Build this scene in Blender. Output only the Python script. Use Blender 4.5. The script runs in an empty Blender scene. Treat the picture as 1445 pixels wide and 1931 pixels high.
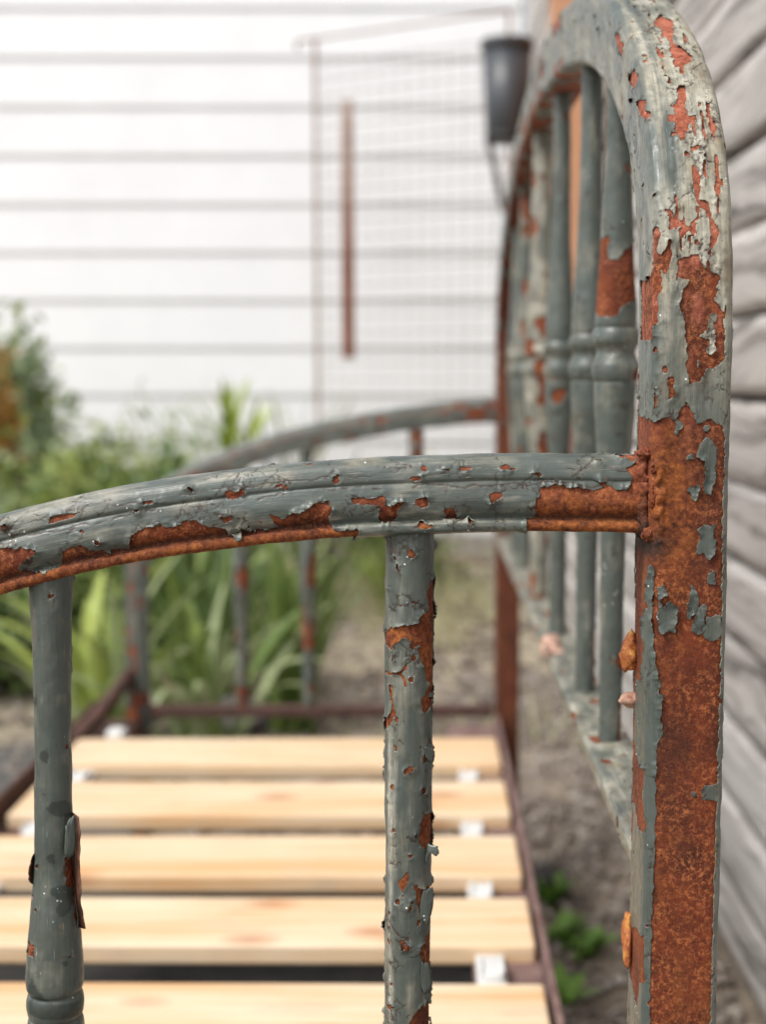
import bpy, bmesh, math, random
import numpy as np

sc = bpy.context.scene
R = math.radians
# ================================================================ camera, sky, sun, exposure
cam_d = bpy.data.cameras.new('camera'); cam = bpy.data.objects.new('camera', cam_d); sc.collection.objects.link(cam); sc.camera = cam
cam.location = (0, 0, .74); cam.rotation_euler = (R(90)-math.atan(261/2554), 0, 0)
cam_d.sensor_fit = 'VERTICAL'; cam_d.sensor_height = 36; cam_d.sensor_width = 36; cam_d.lens = 2554/1931*36
cam_d.shift_x = -82.5/1931; cam_d.clip_start = .02; cam_d.clip_end = 200
cam_d.dof.use_dof = True; cam_d.dof.focus_distance = .603; cam_d.dof.aperture_fstop = 6.3; cam_d.dof.aperture_blades = 0
SUN_EL, SUN_AZ = R(54), R(-128)          # azimuth from +Y, clockwise seen from above: the light comes from the upper left, a little from behind
w = bpy.data.worlds.new('World'); sc.world = w; w.use_nodes = True
wn, wl = w.node_tree.nodes, w.node_tree.links
bg = wn['Background']; sky = wn.new('ShaderNodeTexSky'); sky.sky_type = 'NISHITA'; sky.sun_disc = False
sky.sun_elevation = SUN_EL; sky.sun_rotation = SUN_AZ; sky.dust_density = 3; sky.air_density = 1.3
hs = wn.new('ShaderNodeHueSaturation'); hs.inputs['Saturation'].default_value = .25      # a thin white overcast
wl.new(sky.outputs[0], hs.inputs['Color']); wl.new(hs.outputs[0], bg.inputs['Color']); bg.inputs['Strength'].default_value = .125
sd = bpy.data.lights.new('sun', 'SUN'); sun = bpy.data.objects.new('sun', sd); sc.collection.objects.link(sun)
sd.energy = 1.5; sd.angle = R(16); sd.color = (1, .965, .91)
sun.rotation_euler = (math.pi/2-SUN_EL, 0, math.pi-SUN_AZ); sun.location = (-2, -2, 4)
sc.view_settings.view_transform = 'Standard'; sc.view_settings.look = 'None'; sc.view_settings.gamma = 1; sc.view_settings.use_curve_mapping = False
sc.view_settings.exposure = .80
# ---------------------------------------------------------------- numeric helpers
def hsh(ix, iy, iz, s):
    h = (ix*374761393 + iy*668265263 + iz*2147483647*3 + s*1274126177) & 0xFFFFFFFF
    h = ((h ^ (h >> 13))*1274126177) & 0xFFFFFFFF
    h = ((h ^ (h >> 16))*2246822519) & 0xFFFFFFFF
    return ((h ^ (h >> 15)) & 0xFFFFFF)/float(0xFFFFFF)

def vnoise(x, y, z=None, s=0):
    """smooth value noise, about -1..1"""
    if z is None: z = np.zeros_like(x)
    ix, iy, iz = (np.floor(a).astype(np.int64) for a in (x, y, z))
    fx, fy, fz = x-ix, y-iy, z-iz
    fx, fy, fz = (a*a*a*(a*(a*6-15)+10) for a in (fx, fy, fz))
    r = 0
    for dz in (0, 1):
        for dy in (0, 1):
            for dx in (0, 1):
                w = (fx if dx else 1-fx)*(fy if dy else 1-fy)*(fz if dz else 1-fz)
                r = r + w*hsh(ix+dx, iy+dy, iz+dz, s)
    return r*2-1

def fbm(x, y, z=None, s=0, o=4, g=.5):
    r, a, k = 0, 1., 1.
    for i in range(o):
        r = r + a*vnoise(x*k, y*k, None if z is None else z*k, s+i*17)
        a *= g; k *= 2.03
    return r

def voronoi(x, y, s=0):
    """F1, F2, random of the cell, cell point x, cell point y"""
    ix, iy = np.floor(x).astype(np.int64), np.floor(y).astype(np.int64)
    f1 = np.full(x.shape, 9.); f2 = f1.copy(); rid = np.zeros(x.shape); cx = rid.copy(); cy = rid.copy()
    z0 = np.zeros_like(ix)
    for dy in (-1, 0, 1):
        for dx in (-1, 0, 1):
            jx, jy = ix+dx, iy+dy
            px = jx+hsh(jx, jy, z0, s); py = jy+hsh(jx, jy, z0, s+5)
            d = np.hypot(px-x, py-y)
            m = d < f1
            f2 = np.where(m, f1, np.minimum(f2, d))
            rid = np.where(m, hsh(jx, jy, z0, s+9), rid)
            cx = np.where(m, px, cx); cy = np.where(m, py, cy)
            f1 = np.where(m, d, f1)
    return f1, f2, rid, cx, cy

def sstep(a, b, x):
    t = np.clip((x-a)/(b-a), 0, 1)
    return t*t*(3-2*t)

def poly_sd(U, V, poly):
    """signed distance to a polygon, negative inside"""
    P = np.asarray(poly, float); Q = np.roll(P, -1, 0)
    d2 = np.full(U.shape, 1e9); ins = np.zeros(U.shape, bool)
    for (ax, ay), (bx, by) in zip(P, Q):
        ex, ey = bx-ax, by-ay
        t = np.clip(((U-ax)*ex+(V-ay)*ey)/(ex*ex+ey*ey+1e-9), 0, 1)
        d2 = np.minimum(d2, (U-ax-t*ex)**2+(V-ay-t*ey)**2)
        c = ((ay > V) != (by > V)) & (U < ex*(V-ay)/(ey if abs(ey) > 1e-9 else 1e-9)+ax)
        ins ^= c
    d = np.sqrt(d2)
    return np.where(ins, -d, d)

def catmull(pts, n=24):
    P = np.asarray(pts, float)
    P = np.vstack([2*P[0]-P[1], P, 2*P[-1]-P[-2]])
    out = []
    for i in range(1, len(P)-2):
        p0, p1, p2, p3 = P[i-1:i+3]
        # centripetal
        t0 = 0; t1 = t0+np.linalg.norm(p1-p0)**.5; t2 = t1+np.linalg.norm(p2-p1)**.5; t3 = t2+np.linalg.norm(p3-p2)**.5
        t = np.linspace(t1, t2, n, endpoint=False)[:, None]
        a1 = (t1-t)/(t1-t0)*p0+(t-t0)/(t1-t0)*p1; a2 = (t2-t)/(t2-t1)*p1+(t-t1)/(t2-t1)*p2; a3 = (t3-t)/(t3-t2)*p2+(t-t2)/(t3-t2)*p3
        b1 = (t2-t)/(t2-t0)*a1+(t-t0)/(t2-t0)*a2; b2 = (t3-t)/(t3-t1)*a2+(t-t1)/(t3-t1)*a3
        out.append((t2-t)/(t2-t1)*b1+(t-t1)/(t2-t1)*b2)
    return np.vstack(out+[P[-2:-1]])

def arclen(p):
    return np.concatenate([[0], np.cumsum(np.linalg.norm(np.diff(p, axis=0), axis=1))])

def resample(p, step):
    """step: a number, or a function of the running point giving the local spacing"""
    L = arclen(p); s = [0.]
    while s[-1] < L[-1]:
        if callable(step):
            q = [np.interp(s[-1], L, p[:, k]) for k in range(p.shape[1])]
            s.append(s[-1]+step(*q))
        else: s.append(s[-1]+step)
    s = np.array(s[:-1]+[L[-1]]) if L[-1]-s[-2] > .3*(s[-1]-s[-2]) else np.array(s[:-2]+[L[-1]])
    return np.stack([np.interp(s, L, p[:, k]) for k in range(p.shape[1])], 1), s

class Surf:
    """a tube-like surface: P[v,u] points, N normals, U,V in millimetres on the surface; u is closed (last column repeats the first)"""
    def finish(self):
        P = self.P
        du = np.empty_like(P); du[:, 1:-1] = P[:, 2:]-P[:, :-2]; du[:, 0] = du[:, -1] = P[:, 1]-P[:, -2]
        dv = np.gradient(P, axis=0)
        n = np.cross(du, dv); n /= np.linalg.norm(n, axis=2, keepdims=True)+1e-12
        c = P.mean(1, keepdims=True)
        if ((P-c)*n).sum() < 0: n = -n; self.flip = True
        else: self.flip = False
        self.N = n
        return self

def sweep(path, prof, lift3, step_v, step_u, closed_scale=None):
    """path: 2-D points in a plane; prof: closed 2-D outline (a across the plane, b along the outward normal of the path);
    lift3(a, x, y) -> 3-D point"""
    p, sv = resample(path, step_v)
    t = np.gradient(p, sv, axis=0); t /= np.linalg.norm(t, axis=1, keepdims=True)
    nrm = np.stack([-t[:, 1], t[:, 0]], 1)
    q, su = resample(prof, step_u)
    S = Surf()
    x = p[:, None, 0]+nrm[:, None, 0]*q[None, :, 1]; y = p[:, None, 1]+nrm[:, None, 1]*q[None, :, 1]
    a = np.broadcast_to(q[None, :, 0], x.shape)
    S.P = lift3(a, x, y)
    S.U = np.broadcast_to(su*1000, x.shape); S.V = np.broadcast_to((sv*1000)[:, None], x.shape)
    S.su, S.sv, S.prof = su*1000, sv*1000, q
    return S.finish()

def lathe(zr, x, y, step_v, step_u, tilt=0.):
    """zr: (z, r) profile downwards; axis vertical at x, y; seam on the far side"""
    p = catmull(zr, 10) if len(zr) > 2 else np.asarray(zr, float)
    p, sv = resample(p, step_v)
    r0 = max(.004, float(np.median(p[:, 1])))
    n = max(8, int(2*math.pi*r0/step_u))
    th = np.linspace(0, 2*math.pi, n+1)+math.pi/2
    S = Surf(); x = x+tilt*(p[:, :1]-.65)
    S.P = np.stack([x+p[:, None, 1]*np.cos(th), y+p[:, None, 1]*np.sin(th), np.broadcast_to(p[:, None, 0], (len(p), n+1))], 2)
    su = (th-math.pi/2)*r0*1000
    S.U = np.broadcast_to(su, S.P.shape[:2]); S.V = np.broadcast_to((sv*1000)[:, None], S.P.shape[:2])
    S.su, S.sv = su, sv*1000
    return S.finish()

def round_rect(x0, x1, y0, y1, rad, n=4):
    """closed outline, seam at the corner x1,y0; rad in the order (x1,y0) (x0,y0) (x0,y1) (x1,y1)"""
    out = []
    for (cx, cy, a0), r in zip(((x1, y0, 0), (x0, y0, -90), (x0, y1, -180), (x1, y1, -270)), rad):
        ox = cx-r if cx == x1 else cx+r; oy = cy+r if cy == y0 else cy-r
        for k in range(n+1):
            a = math.radians(a0-90*k/n)
            out.append((ox+r*math.cos(a), oy+r*math.sin(a)))
    out.append(out[0])
    return np.array(out)

# ---------------------------------------------------------------- the bench's main curves (metres)
POST_PROF = round_rect(.0985, .1330, -.043, 0, (.004, .004, .0055, .0045))   # a = world x, b = outward from the arch
_up = [(.592, 0), (.592, .2), (.592, .45), (.592, .7), (.592, .757), (.5945, .791), (.602, .819), (.6175, .8465), (.6435, .876),
       (.691, .9085), (.771, .946), (.89, .981), (1.05, 1.008), (1.268, 1.021)]
ARCH_PATH = catmull(_up+[(2*1.268-y, z) for y, z in _up[-2::-1]], 20)
def post_step(f):
    def g(y, z):
        if y < 1 and z < .40: return .012
        if y < .80: return f
        if y < 1.0: return f*1.6
        return f*3.2 if z > .3 else .012
    return g
def post_surf(f=.0006):
    return sweep(ARCH_PATH, POST_PROF, lambda a, x, y: np.stack([a, x, y], 2), post_step(f), f)

_arm = [(.0, 0), (.0045, -.0006), (.0085, -.0032), (.0104, -.0075), (.0107, -.0098), (.0101, -.0112), (.0108, -.0128), (.0119, -.0165), (.0124, -.0205),
        (.0115, -.0245), (.0094, -.0272), (.0090, -.0283), (.0097, -.0291), (.0120, -.0296), (.0126, -.0310), (.0122, -.0330), (.0095, -.0342)]
_h = catmull(_arm, 8)
ARM_PROF = np.vstack([np.array([(0, -.0342)]), _h[::-1][:-1], np.stack([-_h[:, 0], _h[:, 1]], 1), np.array([(0, -.0342)])])
NEAR_ARM = [(.110, .7030), (.0929, .7032), (.0459, .7039), (-.0012, .7028), (-.0482, .7005), (-.0954, .6955), (-.1426, .6882), (-.1902, .6770),
            (-.27, .650), (-.345, .612), (-.40, .567), (-.432, .505), (-.442, .43), (-.443, .30), (-.443, .0)]
FAR_ARM = [(.110, .7030), (.0918, .7032), (.04, .7005), (-.0153, .6945), (-.0804, .6838), (-.174, .6660), (-.2725, .6372), (-.3498, .604),
           (-.4003, .5720), (-.432, .515), (-.443, .43), (-.444, .30), (-.444, .0)]
def arm_step(f):
    return lambda x, z: f if x > -.21 else .003 if z > .2 else .012
def arm_surf(near=True, f=.0005):
    # travelled from the front foot up to the post, so that the outward normal of the path points up
    path = catmull((NEAR_ARM if near else FAR_ARM)[::-1], 20)
    yc = .6126 if near else 1.9626
    # the profile is mirrored so that the near side faces the camera
    return sweep(path, ARM_PROF, lambda a, x, y: np.stack([x, yc-a, y], 2), arm_step(f) if near else (lambda x, z: .0025), f if near else .0025)

MID_BAL = [(.6735, .0106), (.62, .0108), (.55, .0105), (.47, .0102), (.425, .0106), (.41, .0125), (.402, .0118), (.398, .0128), (.388, .0118), (.37, .0108), (.245, .0100)]
LEFT_BAL = [(.655, .0094), (.640, .0093), (.62, .0084), (.58, .0080), (.53, .0082), (.505, .0089), (.488, .0108), (.470, .0123), (.457, .0127), (.4530, .0125), (.4508, .0114),
            (.449, .0123), (.445, .0130), (.440, .0122), (.4385, .0112), (.437, .0122), (.432, .0128), (.421, .0118), (.39, .0095), (.245, .0082)]
def mid_bal(f=.0005): return lathe(MID_BAL, -.0079, .6126, lambda z, r: f if z > .42 else .004, f, .006)
def left_bal(f=.0005): return lathe(LEFT_BAL, -.1717, .6126, lambda z, r: f if z > .42 else .004, f, .0185)
# outlines of bare rust (r) and of paint left standing (p) on the unrolled surfaces, in millimetres (round the section, along the bar)
CHART_POST = [
    ('r', [(67.2,986.8),(72.0,968.0),(71.6,942.8),(65.6,946.4),(64.0,962.4),(65.2,977.6)]),
    ('r', [(67.2,918.4),(74.4,907.2),(76.0,898.0),(73.2,894.0),(65.6,903.2),(64.4,915.2)]),
    ('r', [(68.0,886.8),(77.2,875.6),(76.4,867.6),(79.2,864.4),(78.0,859.6),(75.2,864.4),(67.6,875.6)]),
    ('r', [(92.0,965.6),(97.2,978.0),(101.6,965.6),(99.2,947.2),(96.4,934.8),(97.6,924.8),(100.8,915.6),(102.8,910.0),(101.2,905.6),(95.2,902.4),(94.0,911.2),(93.2,921.2),(95.6,932.0),(91.6,939.2),(94.4,950.8),(90.8,954.0)]),
    ('r', [(102.8,944.0),(104.4,941.2),(102.8,926.0),(101.2,927.6)]),
    ('r', [(92.0,882.8),(95.2,883.2),(95.2,873.6),(94.0,868.0),(95.2,862.4),(98.8,864.0),(98.4,858.8),(94.8,856.8),(92.4,848.8),(90.0,847.2),(88.8,852.4),(88.0,858.8),(85.2,858.8),(85.6,865.2),(88.4,862.4),(89.6,870.8),(91.6,873.6)]),
    ('r', [(103.2,870.8),(105.2,870.8),(105.2,861.2),(106.4,855.2),(104.0,845.2),(103.2,854.8),(102.8,864.0)]),
    ('r', [(93.6,834.0),(95.2,833.2),(97.2,826.8),(96.4,820.0),(93.6,820.8)]),
    ('r', [(94.0,816.0),(100.0,815.2),(101.2,808.4),(102.4,804.8),(104.0,801.2),(102.8,796.8),(100.0,790.8),(98.8,791.6),(100.4,800.4),(100.0,805.6),(98.8,811.2),(95.6,813.2)]),
    ('r', [(81.2,811.2),(82.8,812.0),(84.4,808.0),(85.6,805.6),(84.4,802.0),(81.6,802.0),(82.4,805.6)]),
    ('r', [(92.8,798.0),(95.2,798.4),(95.2,795.6),(93.2,795.2)]),
    ('r', [(75.6,819.2),(78.0,820.4),(76.8,817.6),(75.6,817.2)]),
    ('r', [(105.2,825.6),(106.8,826.8),(107.2,822.8),(105.2,822.8)]),
    ('r', [(76.8,804.4),(79.2,801.2),(78.0,797.2),(77.2,792.8),(80.0,788.8),(80.8,792.4),(81.6,799.6),(82.8,797.6),(83.2,789.6),(82.0,785.2),(80.4,782.8),(77.2,789.2),(73.6,790.0),(74.8,801.6)]),
    ('r', [(76.0,793.6),(78.0,789.6),(80.8,794.0),(82.0,796.4),(83.2,792.8),(81.6,787.6),(80.4,781.6),(78.8,784.4),(79.2,777.2),(77.2,773.2),(77.2,763.6),(75.6,754.8),(60.0,755.2),(45.6,756.0),(44.4,786.8),(61.2,782.8),(73.2,784.4),(74.8,791.2)]),
    ('r', [(85.6,788.8),(88.8,790.4),(92.0,791.6),(94.8,790.4),(98.4,783.2),(102.8,784.0),(104.0,780.8),(102.8,777.2),(101.6,772.0),(103.6,768.0),(106.0,766.0),(106.4,746.4),(103.6,742.8),(98.8,742.0),(95.6,736.0),(92.0,736.0),(90.0,744.8),(90.4,749.6),(89.2,756.8),(88.4,763.6),(86.8,769.6),(88.0,776.4),(90.8,780.0),(86.4,781.6)]),
    ('p', [(100.4,766.0),(102.4,765.2),(102.8,762.8),(101.2,762.0),(102.4,749.6),(99.6,747.6),(98.4,748.8),(100.4,754.8),(96.0,756.0),(98.8,759.2)]),
    ('p', [(94.4,747.2),(95.6,746.4),(95.6,742.0),(94.4,742.8)]),
    ('r', [(82.0,738.4),(84.8,738.4),(85.2,730.8),(82.8,729.2)]),
    ('r', [(76.8,733.2),(78.0,728.8),(76.8,722.8)]),
    ('r', [(38.8,720.0),(55.2,720.8),(77.2,719.2),(82.8,720.8),(85.2,720.0),(90.4,727.6),(92.8,724.0),(94.8,718.4),(96.8,718.4),(100.8,720.0),(104.0,718.4),(106.0,717.6),(107.6,713.2),(107.6,671.2),(108.0,600.0),(107.6,551.2),(107.2,502.0),(106.8,429.2),(38.8,408.4)]),
    ('p', [(86.4,719.6),(88.8,717.6),(86.4,712.4),(85.2,712.8)]),
    ('p', [(97.6,716.8),(100.0,718.4),(101.6,716.4),(100.8,714.8),(98.4,714.8)]),
    ('p', [(98.0,711.6),(99.6,713.2),(103.2,710.0),(103.6,704.4),(103.6,694.0),(102.0,687.2),(98.4,687.2),(98.0,692.0),(99.2,694.0),(98.4,702.0),(95.2,703.6),(96.4,708.8)]),
    ('p', [(92.0,688.8),(96.4,693.2),(97.6,689.6),(94.8,684.4)]),
    ('p', [(90.4,704.0),(93.2,705.2),(94.0,702.4),(90.8,702.4)]),
    ('p', [(96.8,672.0),(98.8,674.0),(104.0,673.6),(104.4,660.4),(101.2,657.2),(99.2,662.4),(97.2,660.4),(94.8,660.0),(96.0,664.8),(97.6,667.6)]),
    ('p', [(101.2,652.4),(104.4,653.6),(104.8,647.2),(100.8,647.2)]),
    ('p', [(93.2,647.2),(95.2,645.2),(97.6,641.6),(97.2,637.2),(95.6,635.6),(93.2,630.0),(92.0,632.0),(92.4,640.8)]),
    ('p', [(94.8,630.8),(97.2,635.6),(100.4,640.0),(100.8,636.4),(100.4,626.4),(97.6,624.8),(94.8,627.2)]),
    ('p', [(100.8,632.8),(107.2,633.6),(107.2,622.0),(102.8,622.0),(100.4,623.6)]),
    ('p', [(79.2,646.0),(82.0,646.8),(83.2,643.6),(80.8,640.0),(81.6,637.2),(84.8,640.0),(88.0,637.2),(88.4,630.8),(86.8,628.4),(87.6,625.6),(83.6,626.4),(81.2,625.2),(79.6,630.0)]),
    ('p', [(75.6,657.6),(77.6,661.2),(78.0,644.4),(77.6,638.0),(72.0,637.6),(69.6,640.4),(75.2,650.0)]),
    ('p', [(71.6,636.0),(77.2,636.8),(77.6,630.8),(78.8,617.2),(80.4,608.4),(81.2,598.4),(82.8,598.8),(82.4,592.8),(81.2,587.6),(82.8,582.8),(82.4,577.6),(80.4,575.6),(80.0,562.0),(80.4,548.0),(80.0,520.4),(79.6,501.6),(79.2,463.6),(79.2,433.2),(38.8,413.2),(38.8,435.6),(38.8,476.0),(38.8,555.2),(44.0,566.4),(50.4,597.6),(64.8,600.8),(65.6,614.8),(67.2,630.8)]),
    ('r', [(38.8,566.0),(50.0,568.0),(59.6,561.2),(74.4,562.8),(69.6,549.2),(74.0,545.2),(76.0,536.4),(71.6,531.6),(54.4,530.0),(47.6,538.4),(38.8,535.6)]),
    ('r', [(38.8,474.0),(59.2,482.0),(76.4,485.2),(76.4,463.2),(70.4,460.4),(65.6,443.6),(56.4,448.0),(38.8,450.8)]),
    ('p', [(95.6,554.4),(98.8,552.4),(98.4,550.0),(95.2,551.2)]),
    ('p', [(100.4,553.6),(102.8,556.4),(107.6,557.2),(108.0,548.8),(101.2,549.6)]),
]
CHART_ARM = [
    ('r', [(35.2,809.2),(32.4,820.8),(29.6,826.8),(26.8,822.0),(24.0,815.6),(20.0,821.6),(20.4,835.6),(25.6,838.8),(28.0,842.8),(28.0,848.0),(23.6,851.2),(22.4,856.8),(20.4,859.6),(21.6,861.6),(20.0,869.2),(27.2,872.0),(27.6,874.4),(30.0,879.6),(29.6,886.4),(28.4,888.0),(28.0,894.8),(29.6,897.6),(29.2,902.4),(26.8,905.6),(23.6,914.8),(15.6,917.6),(14.4,921.6),(25.2,921.2),(23.6,923.2),(24.4,925.6),(20.4,928.8),(24.4,921.2),(22.4,926.4),(20.0,932.4),(20.8,939.2),(28.0,936.0),(24.8,941.6),(27.6,946.8),(28.0,953.2),(31.6,958.8),(31.2,963.6),(28.0,964.4),(22.8,962.8),(15.6,964.4),(14.0,972.8),(14.8,976.8),(9.6,973.6),(9.6,956.0),(9.6,906.0),(9.6,836.0),(9.6,802.4),(9.6,798.0)]),
    ('p', [(24.0,815.6),(26.8,822.0),(28.0,827.6),(28.4,832.4),(22.8,835.6),(20.4,835.6),(17.6,832.8),(15.6,827.6),(20.0,821.6)]),
    ('r', [(9.6,1052.8),(18.4,1052.8),(20.4,1056.4),(28.8,1057.2),(31.6,1059.2),(34.4,1058.4),(34.8,1061.6),(36.4,1065.2),(35.2,1069.2),(34.0,1074.8),(34.0,1080.8),(34.0,1086.0),(36.0,1088.0),(34.0,1095.2),(34.0,1098.4),(38.4,1100.4),(42.0,1099.6),(44.0,1096.0),(44.4,1098.0),(46.8,1102.4),(48.8,1096.4),(51.6,1093.2),(55.6,1100.0),(56.0,1118.0),(9.6,1117.6)]),
    ('r', [(42.8,837.6),(42.4,850.0),(41.2,849.6),(40.4,842.0),(40.4,834.0)]),
    ('r', [(41.6,879.6),(41.6,887.2),(39.6,886.8),(40.4,879.6)]),
    ('r', [(40.4,917.2),(40.8,925.2),(38.0,924.8),(36.8,917.6)]),
    ('r', [(44.8,813.2),(44.8,816.8),(43.2,816.8),(42.4,813.6)]),
    ('r', [(32.0,974.0),(32.4,979.2),(32.0,986.8),(30.8,990.0),(28.4,988.0),(29.6,997.6),(25.2,994.4),(16.0,990.8),(16.4,986.0),(23.6,986.0),(28.8,987.2),(28.8,981.2),(29.6,975.6)]),
    ('r', [(30.4,1002.8),(31.6,1008.0),(27.6,1008.4),(26.4,1005.2),(28.0,1002.0)]),
    ('r', [(32.0,1036.4),(32.8,1041.2),(30.4,1042.4),(28.8,1038.4),(26.4,1036.4),(28.8,1035.6)]),
    ('r', [(25.6,1015.6),(25.6,1019.2),(19.2,1022.0),(16.8,1018.8),(17.6,1014.4),(22.0,1016.4)]),
    ('r', [(17.2,1004.4),(15.2,1010.8),(13.6,1009.6),(14.8,1003.2)]),
    ('r', [(40.4,940.4),(40.4,945.2),(38.0,943.6)]),
    ('r', [(40.4,1000.4),(41.2,1006.0),(38.8,1005.2),(39.2,1001.6)]),
    ('r', [(44.8,1023.2),(44.8,1028.4),(43.2,1027.6),(43.2,1023.2)]),
    ('r', [(44.0,1013.2),(44.0,1019.6),(42.8,1018.8)]),
    ('r', [(44.8,1040.8),(44.8,1045.6),(43.2,1045.2),(42.8,1041.2)]),
    ('r', [(43.2,965.2),(43.2,968.0),(41.2,968.0),(41.6,965.6)]),
    ('r', [(45.2,1005.6),(45.6,1007.6),(43.6,1008.0),(43.6,1006.0)]),
    ('r', [(41.6,1054.8),(41.2,1057.6),(40.0,1060.4),(39.6,1057.6)]),
    ('r', [(38.0,1086.0),(38.0,1089.2),(35.2,1088.8),(35.2,1086.4)]),
    ('r', [(29.2,913.6),(29.2,918.4),(27.6,918.4),(27.6,914.8)]),
    ('r', [(33.6,848.8),(33.2,851.6),(32.0,851.2)]),
    ('r', [(44.4,900.4),(44.0,902.4),(43.2,902.4)]),
]
CHART_MID = [
    ('r', [(49.2,24.0),(44.4,26.4),(43.6,30.0),(41.6,30.8),(41.6,36.4),(42.0,39.6),(37.2,43.2),(37.6,44.8),(28.8,46.8),(21.6,49.2),(17.6,50.4),(17.2,55.2),(24.0,57.6),(25.2,63.2),(26.0,63.2),(25.2,55.6),(28.0,54.4),(31.6,51.6),(34.0,54.0),(34.4,56.8),(38.8,54.8),(37.6,59.2),(39.2,65.6),(41.6,70.8),(42.4,78.4),(49.2,79.6),(49.2,78.8),(49.2,24.0)]),
    ('r', [(23.2,74.8),(25.2,74.4),(26.0,81.6),(27.2,86.4),(24.8,92.4),(17.6,97.2),(17.2,96.0),(25.2,86.4),(24.0,80.0)]),
    ('r', [(20.4,68.8),(29.2,68.0),(32.0,64.0),(32.4,64.8),(29.6,68.8),(31.2,70.8),(32.4,73.6),(31.6,75.2),(30.8,71.2),(28.8,69.2),(20.0,70.0)]),
    ('r', [(25.6,14.0),(27.2,16.8),(29.6,23.2),(29.2,23.6),(26.4,17.6)]),
    ('r', [(31.6,33.6),(34.4,35.2),(40.8,37.2),(40.8,38.0),(34.0,36.4)]),
    ('r', [(38.8,80.4),(41.2,79.2),(49.2,83.6),(49.2,88.4),(46.8,88.8),(43.6,85.2),(38.8,88.0)]),
    ('r', [(44.0,134.0),(49.2,136.8),(49.2,153.6),(46.0,154.8),(41.2,151.2),(38.4,147.6),(38.4,140.0),(40.4,136.4)]),
    ('r', [(37.6,169.2),(46.8,170.4),(49.2,172.8),(49.2,182.4),(40.8,182.8),(37.6,176.8)]),
    ('r', [(47.6,190.4),(49.2,190.0),(49.2,221.2),(44.4,213.6),(41.6,207.2),(38.8,201.2),(38.8,196.8),(42.4,196.0)]),
    ('r', [(49.2,224.4),(49.2,224.4),(49.2,245.2),(33.6,240.0),(35.2,230.4),(40.4,226.4),(49.2,227.6)]),
    ('r', [(33.2,153.2),(35.6,153.2),(34.8,156.0)]),
    ('r', [(29.6,164.8),(32.8,162.0),(33.2,165.2),(30.8,171.2),(29.2,168.0)]),
    ('r', [(30.0,194.4),(32.4,194.8),(30.8,198.0)]),
    ('r', [(40.4,105.6),(42.8,106.4),(42.8,110.4),(40.0,110.0)]),
    ('r', [(22.0,182.0),(25.2,181.6),(23.6,184.0)]),
    ('r', [(22.0,215.6),(25.2,215.6),(24.4,219.2)]),
    ('r', [(21.6,227.6),(25.2,225.2),(24.8,230.8)]),
    ('r', [(17.2,90.8),(26.4,88.8),(24.4,93.2),(20.0,96.4)]),
    ('r', [(33.6,144.4),(37.2,143.2),(36.8,145.6)]),
    ('r', [(29.6,173.2),(31.6,172.8),(31.2,174.4)]),
    ('r', [(34.0,202.8),(36.8,202.0),(36.0,204.8)]),
    ('r', [(33.6,174.0),(35.6,173.6),(35.2,176.4)]),
    ('r', [(26.0,102.0),(27.6,102.4),(27.6,106.0),(26.8,106.4)]),
    ('r', [(17.2,188.8),(20.8,187.2),(19.2,190.0)]),
    ('r', [(34.0,191.6),(35.2,191.2),(34.8,193.6)]),
]
CHART_LEFT = [
    ('r', [(34.6,137.6),(40.7,139.6),(40.7,147.6),(39.1,172.4),(37.9,171.6),(37.1,161.6),(38.3,154.4),(33.8,150.4),(34.6,143.6)]),
    ('r', [(18.5,177.6),(22.2,178.0),(22.2,184.0),(16.1,185.2)]),
    ('r', [(20.9,159.6),(22.2,161.6),(21.8,164.4),(20.5,162.0)]),
]
CHART_STAIN = [
    ('s', [(23.0,86.8),(26.2,86.4),(27.4,88.8),(26.6,92.0),(24.2,92.0),(22.6,90.0)]),
    ('s', [(25.8,114.0),(29.0,110.4),(34.2,110.4),(40.7,113.2),(40.3,118.8),(33.0,118.4),(29.4,117.2)]),
    ('s', [(26.2,135.6),(29.0,134.8),(30.2,137.6),(29.8,140.8),(27.0,138.8)]),
    ('s', [(27.8,151.6),(30.6,150.4),(33.0,150.0),(37.9,153.6),(38.3,156.0),(35.9,162.8),(32.6,165.2),(30.6,164.0),(29.8,160.8),(32.2,157.6),(27.8,153.6)]),
    ('s', [(31.8,185.6),(33.0,186.0),(33.4,188.0),(32.2,188.0)]),
    ('s', [(19.7,197.2),(21.8,193.6),(23.4,197.6),(26.2,202.4),(29.4,206.4),(35.9,207.6),(40.7,206.8),(40.7,215.6),(19.7,212.0)]),
    ('s', [(16.1,62.0),(21.3,62.0),(20.5,66.0),(17.7,66.4)]),
]
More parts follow.
